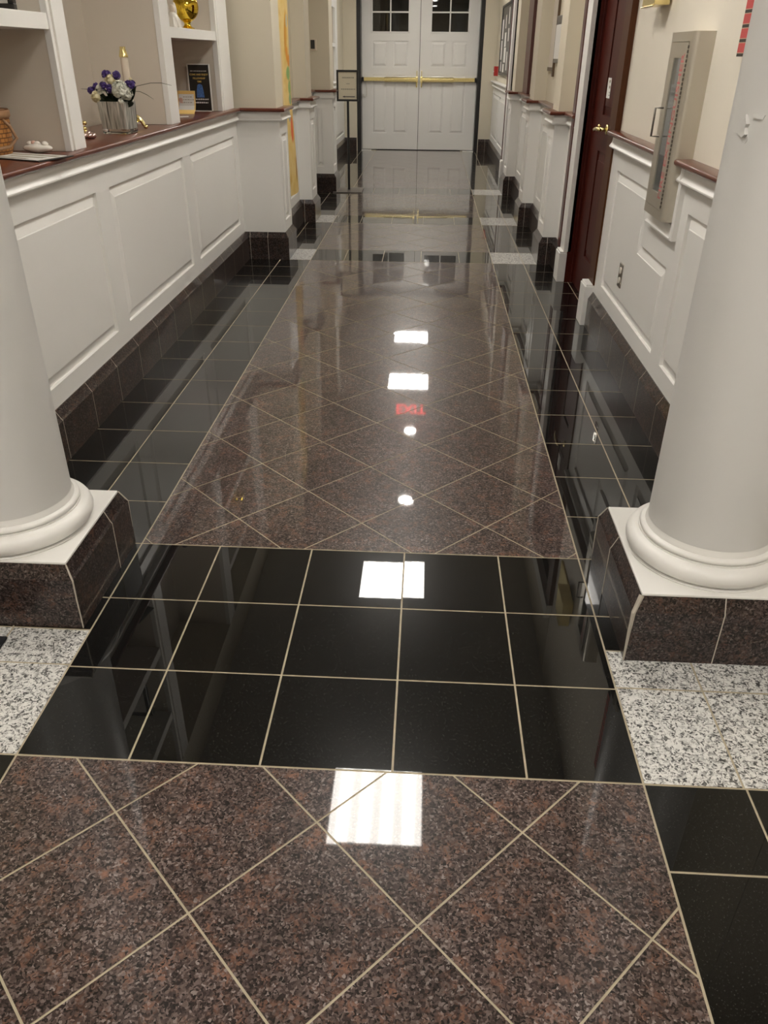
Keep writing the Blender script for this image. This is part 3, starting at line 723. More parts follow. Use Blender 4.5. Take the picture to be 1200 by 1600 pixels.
# ------------------------------------------------------------------ double doors at the far end
fr = MB()
for x0, x1 in ((-1.178, -1.112), (.778, .840)): fr.box(x0, x1, 13.285, 13.60, 0, 2.44, 0)
fr.box(-1.178, .840, 13.285, 13.60, 2.40, 2.44, 0)
fr.box(-1.112, .778, 13.50, 13.56, .0003, .007, 0)
struct(fr.build('trim_6', 'blackm'), 'black frame around the far double doors')
def leafdoor(nm, x0, x1, flip, label):
    W = x1-x0; yd = 13.50
    d = MB()
    # panel layout relative to x0
    wx0, wx1 = (.168, .760) if not flip else (W-.760, W-.168)
    if not flip: wx0, wx1 = .170, .756
    else: wx0, wx1 = .172, .762
    a0, a1, b0, b1 = wx0-.004, wx0+.245, wx1-.245, wx1+.006
    pans = [[(a0, a1, .262, 1.128)], [(b0, b1, .262, 1.128)], [(a0, a1, 1.24, 1.606)], [(b0, b1, 1.24, 1.606)]]
    hole = (wx0, wx1, 1.73, 2.27)
    rects = [r for p in pans for r in p]
    # sheet with panels and a window hole: hole treated as an open cell
    mbt = MB()
    panel_wall(mbt, (x0, yd, 0), (1,0,0), (0,-1,0), 0, W, .012, 1.70, pans, 0, .016, .040)
    d.v, d.f, d.m = mbt.v, mbt.f, mbt.m
    d.box(x0, x1, yd+.012, yd+.045, .012, 1.70)
    for q in ((x0, x0+wx0, 1.70, 2.40), (x0+wx1, x1, 1.70, 2.40), (x0+wx0, x0+wx1, 1.70, 1.73), (x0+wx0, x0+wx1, 2.27, 2.40)): d.box(q[0], q[1], yd, yd+.045, q[2], q[3])
    o = struct(d.build(nm, 'white', origin=(x0, yd, 0)), label)
    m_ = MB(); zc = 2.0
    m_.box(x0+wx0, x0+wx1, yd-.004, yd+.03, zc-.011, zc+.011); xc = x0+(wx0+wx1)/2; m_.box(xc-.011, xc+.011, yd-.004, yd+.03, 1.73, 2.27)
    for q in ((x0+wx0-.02, x0+wx0+.006, 1.715, 2.285), (x0+wx1-.006, x0+wx1+.02, 1.715, 2.285)): m_.box(q[0], q[1], yd-.008, yd+.03, q[2], q[3])
    for z in (1.717, 2.264): m_.box(x0+wx0-.02, x0+wx1+.02, yd-.008, yd+.03, z, z+.02)
    m_.build('window_frame', 'white', o, bevel=.003)
    for xa, xb in ((x0+wx0, xc-.011), (xc+.011, x0+wx1)):
        for za, zb in ((1.73, zc-.011), (zc+.011, 2.27)):
            g = MB(); g.box(xa, xb, yd+.014, yd+.020, za, zb); g.build('window_pane', 'wglass', o)
    # panic bar
    bx = MB()
    if not flip: thick, thin = (x0+.375, x1-.045), (x0+.03, x0+.375)
    else: thick, thin = (x0+.045, x1-.375), (x1-.375, x1-.03)
    bx.box(thin[0], thin[1], yd-.055, yd-.012, 1.036, 1.090); 
    pr = [(-.012, 1.030), (-.062, 1.028), (-.078, 1.040), (-.078, 1.078), (-.062, 1.096), (-.012, 1.096)]
    bx.prism(pr, (thick[0], yd, 0), (0,1,0), (0,0,1), (1,0,0), thick[1]-thick[0])
    pb = bx.build('push_bar', 'brass', o, bevel=.003)
    e = MB(); ex = (x0+.004, x0+.032) if not flip else (x1-.032, x1-.004); e.box(ex[0], ex[1], yd-.05, yd-.0, 1.030, 1.094); e.build('end_cap', 'blackm', pb, bevel=.003)
    v = MB(); xv = x1-.035 if not flip else x0+.035
    v.box(xv-.010, xv+.010, yd-.04, yd-.0, .95, 1.02); v.box(xv-.006, xv+.006, yd-.035, yd-.0, 1.09, 1.19); v.box(xv-.02, xv+.02, yd-.06, yd-.0, 1.02, 1.10)
    v.build('latch', 'brass', o, bevel=.002)
    if not flip:
        c = MB(); c.tube([(x0+.075, yd-.03, 1.03), (x0+.078, yd-.03, .95), (x0+.085, yd-.03, .88), (x0+.075, yd-.03, .82), (x0+.05, yd-.03, .80), (x0+.025, yd-.03, .82), (x0+.02, yd-.03, .85)], .006, 8)
        tag(c.build('cord', 'ivory', o, smooth=True), 'white cord looped below the bar')
    return o
dl = leafdoor('door_2', -1.110, -.171, False, 'left white panelled leaf of the far double doors')
dr = leafdoor('door_3', -.163, .776, True, 'right white panelled leaf of the far double doors')
s = MB(); s.box(-1.17, -.95, 13.30, 13.42, .0004, .010); s.box(.60, .83, 13.30, 13.42, .0004, .010); struct(s.build('trim_7', 'white', bevel=.002), 'pale threshold plates at the foot of the far doors')

# ------------------------------------------------------------------ fire extinguisher cabinet
fc = thing('fire_cabinet', (1.04, (CY0+CY1)/2, .832), 'tall stainless steel fire extinguisher cabinet set in the right wall', 'cabinet')
xf = .985
b = MB(); R_ = .022
sec = [(1.075, CY0), (xf+R_, CY0)]+[(xf+R_-R_*math.sin(a), CY0+R_-R_*math.cos(a)) for a in [math.radians(15*k) for k in range(1, 6)]]+[(xf, CY0+R_)]+[(xf, CY1-R_)]+[(xf+R_-R_*math.cos(a), CY1-R_+R_*math.sin(a)) for a in [math.radians(15*k) for k in range(1, 6)]]+[(xf+R_, CY1), (1.075, CY1)]
# body shell: outer wall with a door opening
yo0, yo1, zo0, zo1 = CY0+.048, CY1-.035, .868, 1.462
Z0, Z1 = .832, 1.494
b.prism([(x, yy) for x, yy in sec], (0,0,Z0), (1,0,0), (0,1,0), (0,0,1), zo0-Z0); b.prism([(x, yy) for x, yy in sec], (0,0,zo1), (1,0,0), (0,1,0), (0,0,1), Z1-zo1)
near = [(x, yy) for x, yy in sec if yy < (CY0+CY1)/2]; near = [p for p in near]+[(xf, yo0), (1.075, yo0)]
far = [(xf, yo1)]+[(x, yy) for x, yy in sec if yy > (CY0+CY1)/2]+[(1.075, yo1)]
b.prism(near, (0,0,zo0), (1,0,0), (0,1,0), (0,0,1), zo1-zo0); b.prism(far, (0,0,zo0), (1,0,0), (0,1,0), (0,0,1), zo1-zo0)
b.box(1.028, 1.034, yo0, yo1, zo0, zo1)
b.build('body', 'steel', fc, smooth=True, auto=25)
dd = MB(); g0, g1, h0, h1 = yo0+.068, yo0+.175, .927, 1.408
x0 = xf-.002; x1 = xf+.012; e = .002
for q in ((yo0+e, g0, zo0+e, zo1-e), (g1, yo1-e, zo0+e, zo1-e), (g0, g1, zo0+e, h0), (g0, g1, h1, zo1-e)): dd.box(x0, x1, q[0], q[1], q[2], q[3])
door = dd.build('door', 'steel', fc)
g = MB(); g.box(x0+.004, x0+.008, g0, g1, h0, h1); g.build('glass', 'cglass', door)
g = MB()
for k in range(38):
    z = zo0+.012+k*(zo1-zo0-.02)/38; g.box(xf-.0045, xf+.002, yo0-.006, yo0+.001, z, z+.010)
g.build('hinge', 'dsteel', door)
h = MB(); yh = yo1-.035
h.tube([(xf, yh, 1.128), (xf-.034, yh, 1.128), (xf-.034, yh, 1.232), (xf, yh, 1.232)], .0045, 8); h.build('handle', 'dsteel', door, smooth=True, auto=60)
tx = MB(); tx.text('FIRE EXTINGUISHER', (x0-.0002, yo0+.044, 1.165), (0,0,1), (0,1,0), .058, 0, .0004, 'CENTER', .0008)
tag(tx.build('lettering', 'redtext', door, fix=False), 'faded red vertical lettering')

# outlet
o = thing('wall_outlet', (1.035, 2.893, .384), 'chrome double outlet plate on the right wainscot below the fire cabinet', 'outlet')
s = MB(); s.box(1.034, 1.0405, 2.856, 2.930, .384, .502); s.build('plate', 'chrome', o, bevel=.002)
for z in (.415, .465):
    s = MB(); s.lathe((0, 2.893, z+.003), [(.016, 1.0305), (.0165, 1.033), (.0165, 1.035)], 20, axis='x'); s.build('socket', 'ivory', o, smooth=True, auto=40)

# brass wall fixture
o = thing('wall_sconce', (1.05, 3.0, 1.60), 'brass wall fixture with a projecting box, above the wainscot beside the cherry door', 'light fixture')
s = MB(); s.box(1.050, 1.063, 2.98, 3.36, 1.622, 1.86); s.build('backplate', 'brass', o, bevel=.003)
s = MB(); s.box(.985, 1.052, 2.84, 3.05, 1.606, 1.80); s.box(.978, .986, 2.83, 3.06, 1.600, 1.606); s.build('box', 'brass', o, bevel=.003)

# striped hanging panel behind the right column
o = thing('striped_banner', (1.045, 1.70, 1.4135), 'red and black striped hanging ribbon panel half hidden behind the right column', 'wall hanging')
s = MB(); s.box(1.043, 1.053, 1.58, 1.822, 1.4135, 1.95); s.build('cloth', 'tartan', o)
s = MB(); s.tube([(1.048, 1.757, 1.414), (1.048, 1.756, 1.40), (1.048, 1.7555, 1.385)], [.003, .002, .001], 8); s.build('tassel', 'ink', o, smooth=True)

# items further down the right wall
o = thing('wall_plaque', (1.055, 6.12, 1.364), 'white notice in a grey metal holder in the bay behind the first right pilaster', 'wall sign')
s = MB(); s.box(1.036, 1.064, 5.97, 6.28, 1.364, 1.690); s.build('holder', 'dsteel', o, bevel=.002)
s = MB(); s.box(1.034, 1.0362, 5.975, 6.277, 1.392, 1.628); s.build('notice', 'whitep', o)
o = thing('picture_frame', (1.05, 6.5, 1.262), 'narrow bronze frame on the right wall beside the second pilaster', 'picture frame')
s = MB(); s.box(1.042, 1.064, 6.335, 6.36, 1.30, 2.2); s.box(1.042, 1.064, 6.36, 6.67, 1.30, 1.33); s.box(1.045, 1.064, 6.335, 6.40, 1.262, 1.30); s.build('frame', 'bronze', o, bevel=.002)
s = MB(); s.box(1.05, 1.064, 6.36, 6.67, 1.33, 2.2); s.build('picture', 'taupe', o)
o = MB(); o.box(1.030, 1.0625, 8.06, 8.50, 1.0685, 2.3); tag(o.build('wall_panel', 'maroon', origin=(1.045, 8.28, 1.069), bevel=.003), 'tall dark maroon panel on the cap between the second and third right pilasters', 'panel')
o = thing('bulletin_board', (1.05, 11.5, 1.165), 'black bulletin board pinned with white papers on the far right wall', 'bulletin board')
s = MB()
for q in ((10.70, 12.32, 1.165, 1.195), (10.70, 12.32, 2.005, 2.035), (10.70, 10.735, 1.195, 2.005), (12.285, 12.32, 1.195, 2.005)): s.box(1.036, 1.064, *q)
s.build('frame', 'blackm', o, bevel=.003)
s = MB(); s.box(1.046, 1.064, 10.735, 12.285, 1.195, 2.005); s.build('felt', 'poster', o)
pap = [(12.10, 1.62, .20, .24, 'upper white sheet nearest the far end'), (12.14, 1.36, .20, .24, 'lower white sheet nearest the far end'), (12.08, 1.215, .16, .12, 'small white sheet at the bottom far corner'),
       (11.60, 1.74, .10, .16, 'narrow sheet at the top middle'), (11.55, 1.52, .24, .17, 'wide bright sheet in the middle'), (11.50, 1.33, .30, .18, 'grey-white sheet below the middle'),
       (11.62, 1.21, .22, .10, 'strip of paper at the bottom middle'), (11.12, 1.78, .10, .19, 'tall narrow sheet nearest the top near corner'), (11.08, 1.58, .12, .15, 'small sheet at the near edge'), (11.10, 1.24, .12, .22, 'tall sheet at the bottom near corner')]
for y, z, wy, hz, lb in pap:
    s = MB(); s.box(1.0445, 1.0462, y-wy/2, y+wy/2, z, z+hz)
    tag(s.build('pinned_paper', 'whitep', origin=(1.045, y, z)), lb+' on the bulletin board', 'paper', 'papers on the bulletin board')
o = thing('fire_alarm', (1.02, 12.78, 1.135), 'red fire alarm box on the far right wall beside the bulletin board', 'fire alarm')
s = MB(); s.box(1.0, 1.063, 12.72, 12.84, 1.14, 1.27); s.build('housing', 'red', o, bevel=.004)
s = MB(); s.box(.99, 1.002, 12.74, 12.82, 1.19, 1.21); s.build('pull_lever', 'whitep', o, bevel=.002)

# thermostat on third left pilaster
o = thing('thermostat', (-1.26, 8.645, 1.447), 'small black-screened wall panel on the third left pilaster', 'thermostat')
s = MB(); s.box(-1.297, -1.226, 8.628, 8.646, 1.447, 1.550); s.build('plate', 'cream', o, bevel=.002)
s = MB(); s.box(-1.291, -1.246, 8.622, 8.629, 1.462, 1.545); s.build('screen', 'poster', o, bevel=.001)

# yellow painted banner between first and second left pilasters
s = MB(); ny, nz = 14, 40; y0, z0, z1 = 5.46, .38, 2.3
vs = []; fs = []
def bxp(y, z): return -1.096+.010*math.sin(y*14+z*1.5)+.006*math.sin(z*5+y*3)
for k in (0, 1):
    for j in range(nz+1):
        z = z0+(z1-z0)*j/nz; yr = 6.10-.24*min(1, max(0, (z-.38)/1.0))**.8
        for i in range(ny+1):
            y = y0+(yr-y0)*i/ny; vs.append((bxp(y, z)-.003*k, y, z))
nn = (ny+1)*(nz+1)
for k in (0, 1):
    for j in range(nz):
        for i in range(ny):
            a = k*nn+j*(ny+1)+i; q = (a, a+1, a+ny+2, a+ny+1); fs.append(q if k == 0 else q[::-1])
for j in range(nz):
    a = j*(ny+1); fs.append((a, a+ny+1, a+ny+1+nn, a+nn)); a += ny; fs.append((a, a+nn, a+nn+ny+1, a+ny+1))
s.add(vs, fs)
tag(s.build('painted_banner', 'banner', origin=(-1.1, 5.45, .38), smooth=True, auto=60), 'long yellow painted banner hanging between the first two left pilasters', 'banner')

# ------------------------------------------------------------------ sign stand
o = thing('sign_stand', (-.915, 8.78, 0), 'black floor sign stand with a framed notice near the far doors', 'sign')
s = MB(); s.box(-1.078, -.742, 8.575, 8.965, .0008, .012); s.build('foot_plate', 'dsteel', o, bevel=.002)
s = MB(); s.tube([(-.907, 8.785, .01), (-.907, 8.785, .955)], .014, 12); s.build('pole', 'blackm', o, smooth=True, auto=50)
fx0, fx1, fz0, fz1 = -1.032, -.784, .950, 1.262; fw = .021
s = MB()
for q in ((fx0, fx1, fz0, fz0+fw), (fx0, fx1, fz1-fw, fz1), (fx0, fx0+fw, fz0+fw, fz1-fw), (fx1-fw, fx1, fz0+fw, fz1-fw)): s.box(q[0], q[1], 8.768, 8.79, q[2], q[3])
s.build('frame', 'blackm', o, bevel=.002)
s = MB(); s.box(fx0+fw, fx1-fw, 8.778, 8.788, fz0+fw, fz1-fw); pn = s.build('notice', 'signpaper', o)
s = MB(); xc = (fx0+fx1)/2+.006
def dashes(x0, x1, z, h, mi=0, seed=1, Y=8.7772, gap=.006):
    rnd = random.Random(seed); x = x0
    while x < x1-.004:
        w_ = rnd.uniform(.008, .022); s.box(x, min(x1, x+w_), Y, Y+.0006, z-h/2, z+h/2, mi); x += w_+gap*.6
for x0, x1, z, h, sd in ((xc-.066, xc+.066, 1.186, .012, 3), (xc-.018, xc+.018, 1.126, .008, 4), (xc-.08, xc+.08, 1.072, .011, 5)):
    s = MB(); dashes(x0, x1, z, h, 0, sd); s.build('text_line', 'inkl', pn, fix=False)
s = MB(); s.prism([(-.068, .9965), (-.040, .987), (-.040, .992), (.076, .992), (.076, 1.001), (-.040, 1.001), (-.040, 1.006)], (xc, 8.7768, 0), (1,0,0), (0,0,1), (0,1,0), .0008); s.build('arrow', 'ink', pn)

# ------------------------------------------------------------------ mat corner by left column
s = MB(); s.box(-1.75, -1.088, -.02, .405, .0008, .010); tag(s.build('floor_mat', 'rubber', origin=(-1.42, .19, 0), bevel=.003), 'corner of a black mat on white granite before the left column', 'mat')

# ------------------------------------------------------------------ things on the counter
Z = 1.0682
# vase: square silvered glass
vx, vy = -1.478, 2.945
o = thing('flower_vase', (vx, vy, Z), 'square silver-striped glass vase of flowers on the mahogany counter', 'vase')
rot = Matrix.Rotation(math.radians(-3), 4, 'Z'); tf = Matrix.Translation((vx, vy, 0)) @ rot
hw = .066
def rsq(h, r=.012):
    out = []
    for cx_, cy_, a0 in ((h-r, h-r, 0), (-h+r, h-r, 90), (-h+r, -h+r, 180), (h-r, -h+r, 270)):
        for k in range(5): a = math.radians(a0+22.5*k); out.append((cx_+r*math.cos(a), cy_+r*math.sin(a)))
    return out
def sqshell(prof):
    s = MB(); rings = [[tf @ Vector((x, y, z)) for x, y in rsq(h)] for h, z in prof]; k = len(rings[0]); vs = [v for r in rings for v in r]
    fs = [(j*k+i, j*k+(i+1) % k, (j+1)*k+(i+1) % k, (j+1)*k+i) for j in range(len(rings)-1) for i in range(k)]
    fs += [tuple(range(k))[::-1], tuple((len(rings)-1)*k+i for i in range(k))]; s.add(vs, fs); return s
sqshell([(hw, Z+.022), (hw+.004, Z+.14), (hw-.004, Z+.14), (hw-.008, Z+.026)]).build('silver_body', 'silver', o, smooth=True, auto=40)
tag(sqshell([(hw-.004, Z), (hw, Z+.004), (hw, Z+.0215)]).build('glass_foot', 'glass', o, smooth=True, auto=40), 'thick clear glass foot')
VF = vy-.045
def P(x, z, dy=0): return Vector((x, VF+dy, z))
rim = Z+.135
def petal_ball(s, c, r, n, mi=0, seed=0, flat=1):
    rnd = random.Random(seed)
    for k in range(n):
        d = Vector((rnd.gauss(0,1), rnd.gauss(0,1), rnd.gauss(.3,1))).normalized()
        q = c+Vector((d.x*r, d.y*r, d.z*r*flat))*.72; rr = r*rnd.uniform(.30, .48)
        t1 = d.orthogonal().normalized(); t2 = d.cross(t1); ring = []
        m_ = 7
        for j in range(m_):
            a = 2*PI*j/m_; k_ = rr*rnd.uniform(.8, 1.15); ring.append(q+t1*math.cos(a)*k_+t2*math.sin(a)*k_+d*rr*.35)
        vs = [q]+ring+[q-d*rr*.15]
        s.add(vs, [(0, 1+j, 1+(j+1) % m_) for j in range(m_)]+[(m_+1, 1+(j+1) % m_, 1+j) for j in range(m_)], mi)
    s.ball(c, r*.72, r*.72, r*.72*flat, mi, 10, 7)
def flower(name, c, r, matn, label, n, seed, flat=1, group='flowers in the silver vase'):
    base = Vector((vx+(c.x-vx)*.25, vy, rim-.06))
    o = thing(name, tuple(base), label, 'flower', group)
    s = MB(); mid = (base+c)/2+Vector((0,0,.01)); s.tube([base, mid, c-Vector((0,0,r*.3))], .0028, 6); s.build('stem', 'leaf', o, smooth=True)
    s = MB(); petal_ball(s, c, r, n, 0, seed, flat); s.build('bloom', matn, o, fix=False)
F = 'flower'
flower('purple_flower', P(-1.499, 1.318, .02), .024, 'purple', 'purple flower at the top left of the bouquet', 16, 1)
flower('purple_flower', P(-1.453, 1.317, .02), .021, 'purple', 'purple flower at the top, in front of the candle', 16, 2)
flower('purple_flower', P(-1.556, 1.272, .01), .017, 'purple', 'purple flower at the left edge, second from the left', 14, 3)
flower('purple_flower', P(-1.577, 1.252, 0), .019, 'purple', 'leftmost purple flower of the bouquet, hanging low', 14, 4)
flower('purple_flower', P(-1.507, 1.276, -.02), .018, 'purple', 'small purple flower in the middle of the bouquet, above dark leaves', 14, 5)
flower('purple_flower', P(-1.479, 1.262, -.02), .021, 'purple', 'purple flower at the bouquet centre touching the big white bloom', 14, 6)
flower('purple_flower', P(-1.378, 1.278, 0), .024, 'purple', 'purple flower at the right of the bouquet by the grass blades', 18, 7)
flower('purple_flower', P(-1.398, 1.281, .01), .018, 'purple', 'purple flower tucked between the big white bloom and the right purple one', 14, 17)
flower('white_flower', P(-1.432, 1.258, -.01), .042, 'wpetal', 'largest white ruffled flower at the front of the bouquet', 60, 8)
flower('white_flower', P(-1.406, 1.245, 0), .032, 'wpetal', 'white ruffled flower at the right, beside the largest one', 40, 18)
flower('cream_flower', P(-1.480, 1.297, .01), .027, 'cpetal', 'cream flower between the two top purple ones', 26, 9)
flower('cream_flower', P(-1.552, 1.228, -.01), .026, 'cpetal', 'cream rose drooping over the left rim of the vase', 24, 10)
flower('white_flower', P(-1.532, 1.256, 0), .024, 'wpetal', 'small white flower at the left of the bouquet', 26, 11)
flower('white_flower', P(-1.432, 1.208, -.02), .017, 'wpetal', 'tiny white flower at the right front rim of the vase', 16, 12)
flower('cream_flower', P(-1.386, 1.300, .02), .010, 'cpetal', 'tiny cream bud beside the right purple flower', 10, 13)
def leafblade(s, base, tip, wid, bend=.01):
    base, tip = Vector(base), Vector(tip); t = tip-base; sd = t.cross(Vector((0, 1, .2))).normalized(); nrm = sd.cross(t).normalized(); k = 8; vs = []
    for i in range(k+1):
        f = i/k; w_ = wid*math.sin(PI*min(1, f*.9+.08)); p = base+t*f+nrm*bend*math.sin(PI*f)
        vs += [p-sd*w_, p+nrm*w_*.3, p+sd*w_]
    s.add(vs, [q for i in range(k) for q in ((i*3, i*3+1, i*3+4, i*3+3), (i*3+1, i*3+2, i*3+5, i*3+4))])
    s.add([v-nrm*.0012 for v in vs], [q for i in range(k) for q in ((i*3+3, i*3+4, i*3+1, i*3), (i*3+4, i*3+5, i*3+2, i*3+1))])
rim_p = lambda dx: P(vx+dx, rim-.02, .01)
leaves = [((-.03, 0), (-1.545, 1.262), .016, 'dark leaf pointing up left in the bouquet'), ((-.02, 0), (-1.498, 1.232), .03, 'broad dark leaf over the front rim of the vase'), ((.01, 0), (-1.440, 1.222), .026, 'dark leaf over the front rim below the big white flower'),
          ((.0, 0), (-1.485, 1.25), .022, 'dark leaf behind the centre purple flower'), ((.05, 0), (-1.352, 1.272), .014, 'dark leaf at the right under the grass blade'), ((.05, 0), (-1.372, 1.205), .010, 'dark leaf drooping over the right rim of the vase'), ((.045, 0), (-1.375, 1.255), .016, 'dark leaf below the right purple flower')]
for (dx, _), (x, z), wd, lb in leaves:
    s = MB(); bpt = rim_p(dx); leafblade(s, bpt, P(x, z, -.02), wd); tag(s.build('bouquet_leaf', 'leaf', origin=tuple(bpt), fix=False, smooth=True), lb, 'leaf', 'leaves in the silver vase')
for pts, lb in (([(-1.43, 1.21), (-1.353, 1.274), (-1.286, 1.287), (-1.234, 1.288), (-1.186, 1.278)], 'long thin grass blade arching right from the bouquet'),
                ([(-1.43, 1.215), (-1.372, 1.252), (-1.341, 1.251), (-1.31, 1.238), (-1.280, 1.219)], 'short thin grass blade drooping right below the long one'),
                ([(-1.52, 1.215), (-1.56, 1.25), (-1.59, 1.259), (-1.625, 1.260)], 'thin grass blade reaching left from the bouquet')):
    s = MB(); pp = [P(x, z) for x, z in pts]; s.tube(pp, [.0016]*(len(pp)-1)+[.0006], 6); tag(s.build('grass_blade', 'blade', origin=tuple(pp[0]), smooth=True), lb, 'grass blade', 'grass blades in the silver vase')

# candlestick
cx, cy = -1.497, 3.19
o = thing('candlestick', (cx, cy, Z), 'brass candlestick with a tall cream candle behind the flower vase', 'candlestick')
s = MB(); s.lathe((cx, cy, Z), [(.012, .030), (.034, .034), (.022, .048), (.012, .060), (.016, .075), (.012, .090), (.020, .105), (.022, .115)], 24)
for a in (10, 130, 250):
    a = math.radians(a); d = Vector((math.cos(a), math.sin(a), 0))
    s.tube([Vector((cx, cy, Z+.05))+d*.012, Vector((cx, cy, Z+.056))+d*.026, Vector((cx, cy, Z+.036))+d*.046, Vector((cx, cy, Z+.010))+d*.060], [.011, .012, .010, .008], 8); s.ball(Vector((cx, cy, Z+.0105))+d*.063, .012, .012, .010, 0, 10, 6)
s.build('stand', 'brass', o, smooth=True, auto=50)
s = MB(); s.lathe((cx, cy, Z), [(.0185, .112), (.0185, .325)], 20); s.build('candle', 'cream', o, smooth=True, auto=50)
s = MB(); s.lathe((cx, cy, Z), [(.0215, .322), (.0215, .330), (.020, .334), (.013, .360), (.014, .363), (.014, .367), (.010, .368)], 24); s.build('follower_cap', 'brass', o, smooth=True, auto=50)

# small shiny ornament half hidden by the upright
o = thing('metal_ornament', (-1.55, 2.66, Z), 'small gold and pinkish metal ornament behind the bookcase upright', 'ornament')
s = MB(); rnd = random.Random(5)
for k in range(5): s.ball((-1.575+rnd.uniform(-.02, .02), 2.70+rnd.uniform(-.02, .02), Z+.012+.012*k), .012, .012, .010, 0, 10, 6)
s.lathe((-1.575, 2.70, Z), [(.026, 0), (.022, .010), (.008, .016)], 16); s.build('gold_scroll', 'brass', o, smooth=True)
s = MB()
for k in range(6):
    a = k*PI/3; s.ball((-1.52+.022*math.cos(a), 2.64+.022*math.sin(a), Z+.013), .014, .014, .0125, 0, 10, 6)
s.ball((-1.52, 2.64, Z+.018), .014, .014, .017, 0, 10, 6); s.build('pink_rosette', 'pinkm', o, smooth=True)

# white knobbed dish
o = thing('trinket_dish', (-1.492, 2.045, Z), 'small white oval ceramic piece with rounded knobs on the counter by the basket', 'ornament')
s = MB()
s.ball((-1.492, 2.045, Z+.017), .056, .028, .0175, 0, 24, 12, lambda d: 1+.05*math.cos(d.x*6)); s.build('body', 'ivory', o, smooth=True)
s = MB()
for dx in (-.028, .0, .030): s.ball((-1.492+dx, 2.045, Z+.031), .014, .014, .011, 0, 12, 8)
s.build('knob', 'ivory', o, smooth=True)
s = MB(); s.ball((-1.505, 2.043, Z+.036), .010, .010, .008, 0, 10, 8); s.build('pink_rim', 'pinkc', o, smooth=True)

# basket with leather handle
bx_, by_ = -1.665, 1.94; o = thing('woven_basket', (bx_, by_, Z), 'orange-brown woven basket with a leather handle at the counter end', 'basket')
s = MB(); prof = [(.108, .004), (.116, .03), (.120, .09), (.122, .152), (.124, .156), (.116, .156), (.112, .02)]
s.lathe((bx_, by_, Z), prof, 40); bo = s.build('body', 'basket', o, smooth=True, auto=60)
uv = bo.data.uv_layers.new(name='UVMap')
for p_ in bo.data.polygons:
    for li in p_.loop_indices:
        v = bo.data.vertices[bo.data.loops[li].vertex_index].co; uv.data[li].uv = ((math.atan2(v.y, v.x)/(2*PI)+.5)*9, v.z*9)
s = MB(); s.lathe((bx_, by_, Z), [(.1235, .128), (.1275, .132), (.1275, .150), (.1235, .154)], 40); s.build('rim_band', 'leather', o, smooth=True, auto=50)
s = MB(); s.tube([(bx_+.116, by_-.02, Z+.125), (bx_+.136, by_-.01, Z+.10), (bx_+.148, by_, Z+.06), (bx_+.13, by_-.03, Z+.033), (bx_+.09, by_-.09, Z+.026), (bx_+.03, by_-.125, Z+.03), (bx_-.03, by_-.135, Z+.06)], .006, 8); s.build('handle', 'leather', o, smooth=True)

# brochure under clear sleeve
o = thing('brochure', (-1.45, 1.88, Z), 'flat brochure in a clear sleeve lying at the near edge of the counter', 'brochure')
q = [(-1.358, 1.742), (-1.305, 1.93), (-1.575, 2.01), (-1.62, 1.85)]
def slab(q, z0, z1): 
    s = MB(); s.add([(x, y, z0) for x, y in q]+[(x, y, z1) for x, y in q], [(3,2,1,0), (4,5,6,7)]+[(i, (i+1) % 4, (i+1) % 4+4, i+4) for i in range(4)]); return s
slab(q, Z+.0002, Z+.004).build('sleeve', 'poster', o)
s = slab([(-1.372, 1.757), (-1.326, 1.915), (-1.565, 1.995), (-1.605, 1.86)], Z+.004, Z+.0052)
s.build('cover', 'whitep', o)
for u0, u1, w0, w1 in ((.1, .9, .62, .78), (.15, .75, .35, .48), (.3, .9, .12, .22)):
    a, c, d_, e_ = [Vector((x, y, Z+.0054)) for x, y in q]
    f = lambda u, v: a.lerp(c, v).lerp(e_.lerp(d_, v), u)
    s = MB(); qq = [f(u0, w0), f(u1, w0), f(u1, w1), f(u0, w1)]; slab([(p.x, p.y) for p in qq], Z+.0052, Z+.0056).build('printed_band', 'inkl', o)

# black poster in white frame
px0, px1, pz0, pz1, py = -1.590, -1.440, Z, 1.350, 4.66
o = thing('framed_poster', (-1.515, 4.66, Z), 'black poster with gold lettering in a thin white frame, in the lower right bay', 'poster')
s = MB(); fw = .006
for q in ((px0, px1, pz0, pz0+fw), (px0, px1, pz1-fw, pz1), (px0, px0+fw, pz0, pz1), (px1-fw, px1, pz0, pz1)): s.box(q[0], q[1], py-.004, py+.010, q[2], q[3])
s.build('frame', 'white', o)
s = MB(); s.box(px0+fw, px1-fw, py, py+.008, pz0+fw, pz1-fw); ps = s.build('sheet', 'poster', o)
s = MB(); xc = (px0+px1)/2; X, Zv = (1,0,0), (0,0,1)
for k, (tt, z, sz) in enumerate((('COME AND ENJOY', 1.287, .0145), ('FELLOWSHIP', 1.265, .0145), ('TIME', 1.246, .0135))): s.text(tt, (xc, py-.0004, z), X, Zv, sz, 0, .0006, 'CENTER', .0004)
s.build('gold_lettering', 'gtext', ps, fix=False)
rnd = random.Random(2)
for z, h, x0, x1 in ((1.308, .004, xc-.055, xc+.055), (1.142, .009, xc-.052, xc+.052), (1.122, .009, xc-.044, xc+.048)):
    x = x0; s = MB()
    while x < x1:
        w_ = rnd.uniform(.006, .014); s.box(x, min(x1, x+w_), py-.0012, py-.0004, z-h/2, z+h/2*rnd.uniform(.6, 1)); x += w_+.003
    s.build('text_line', 'wtext', ps, fix=False)
s = MB(); poly = [(-.026, 1.152), (.026, 1.152), (.023, 1.19), (.018, 1.215)]+[(.018*math.cos(a), 1.218+.014*math.sin(a)) for a in [math.radians(k*20) for k in range(1, 9)]]+[(-.018, 1.215), (-.023, 1.19)]
s.prism(poly, (xc, py-.0012, 0), (1,0,0), (0,0,1), (0,1,0), .0008); s.build('blue_picture', 'bluep', ps)

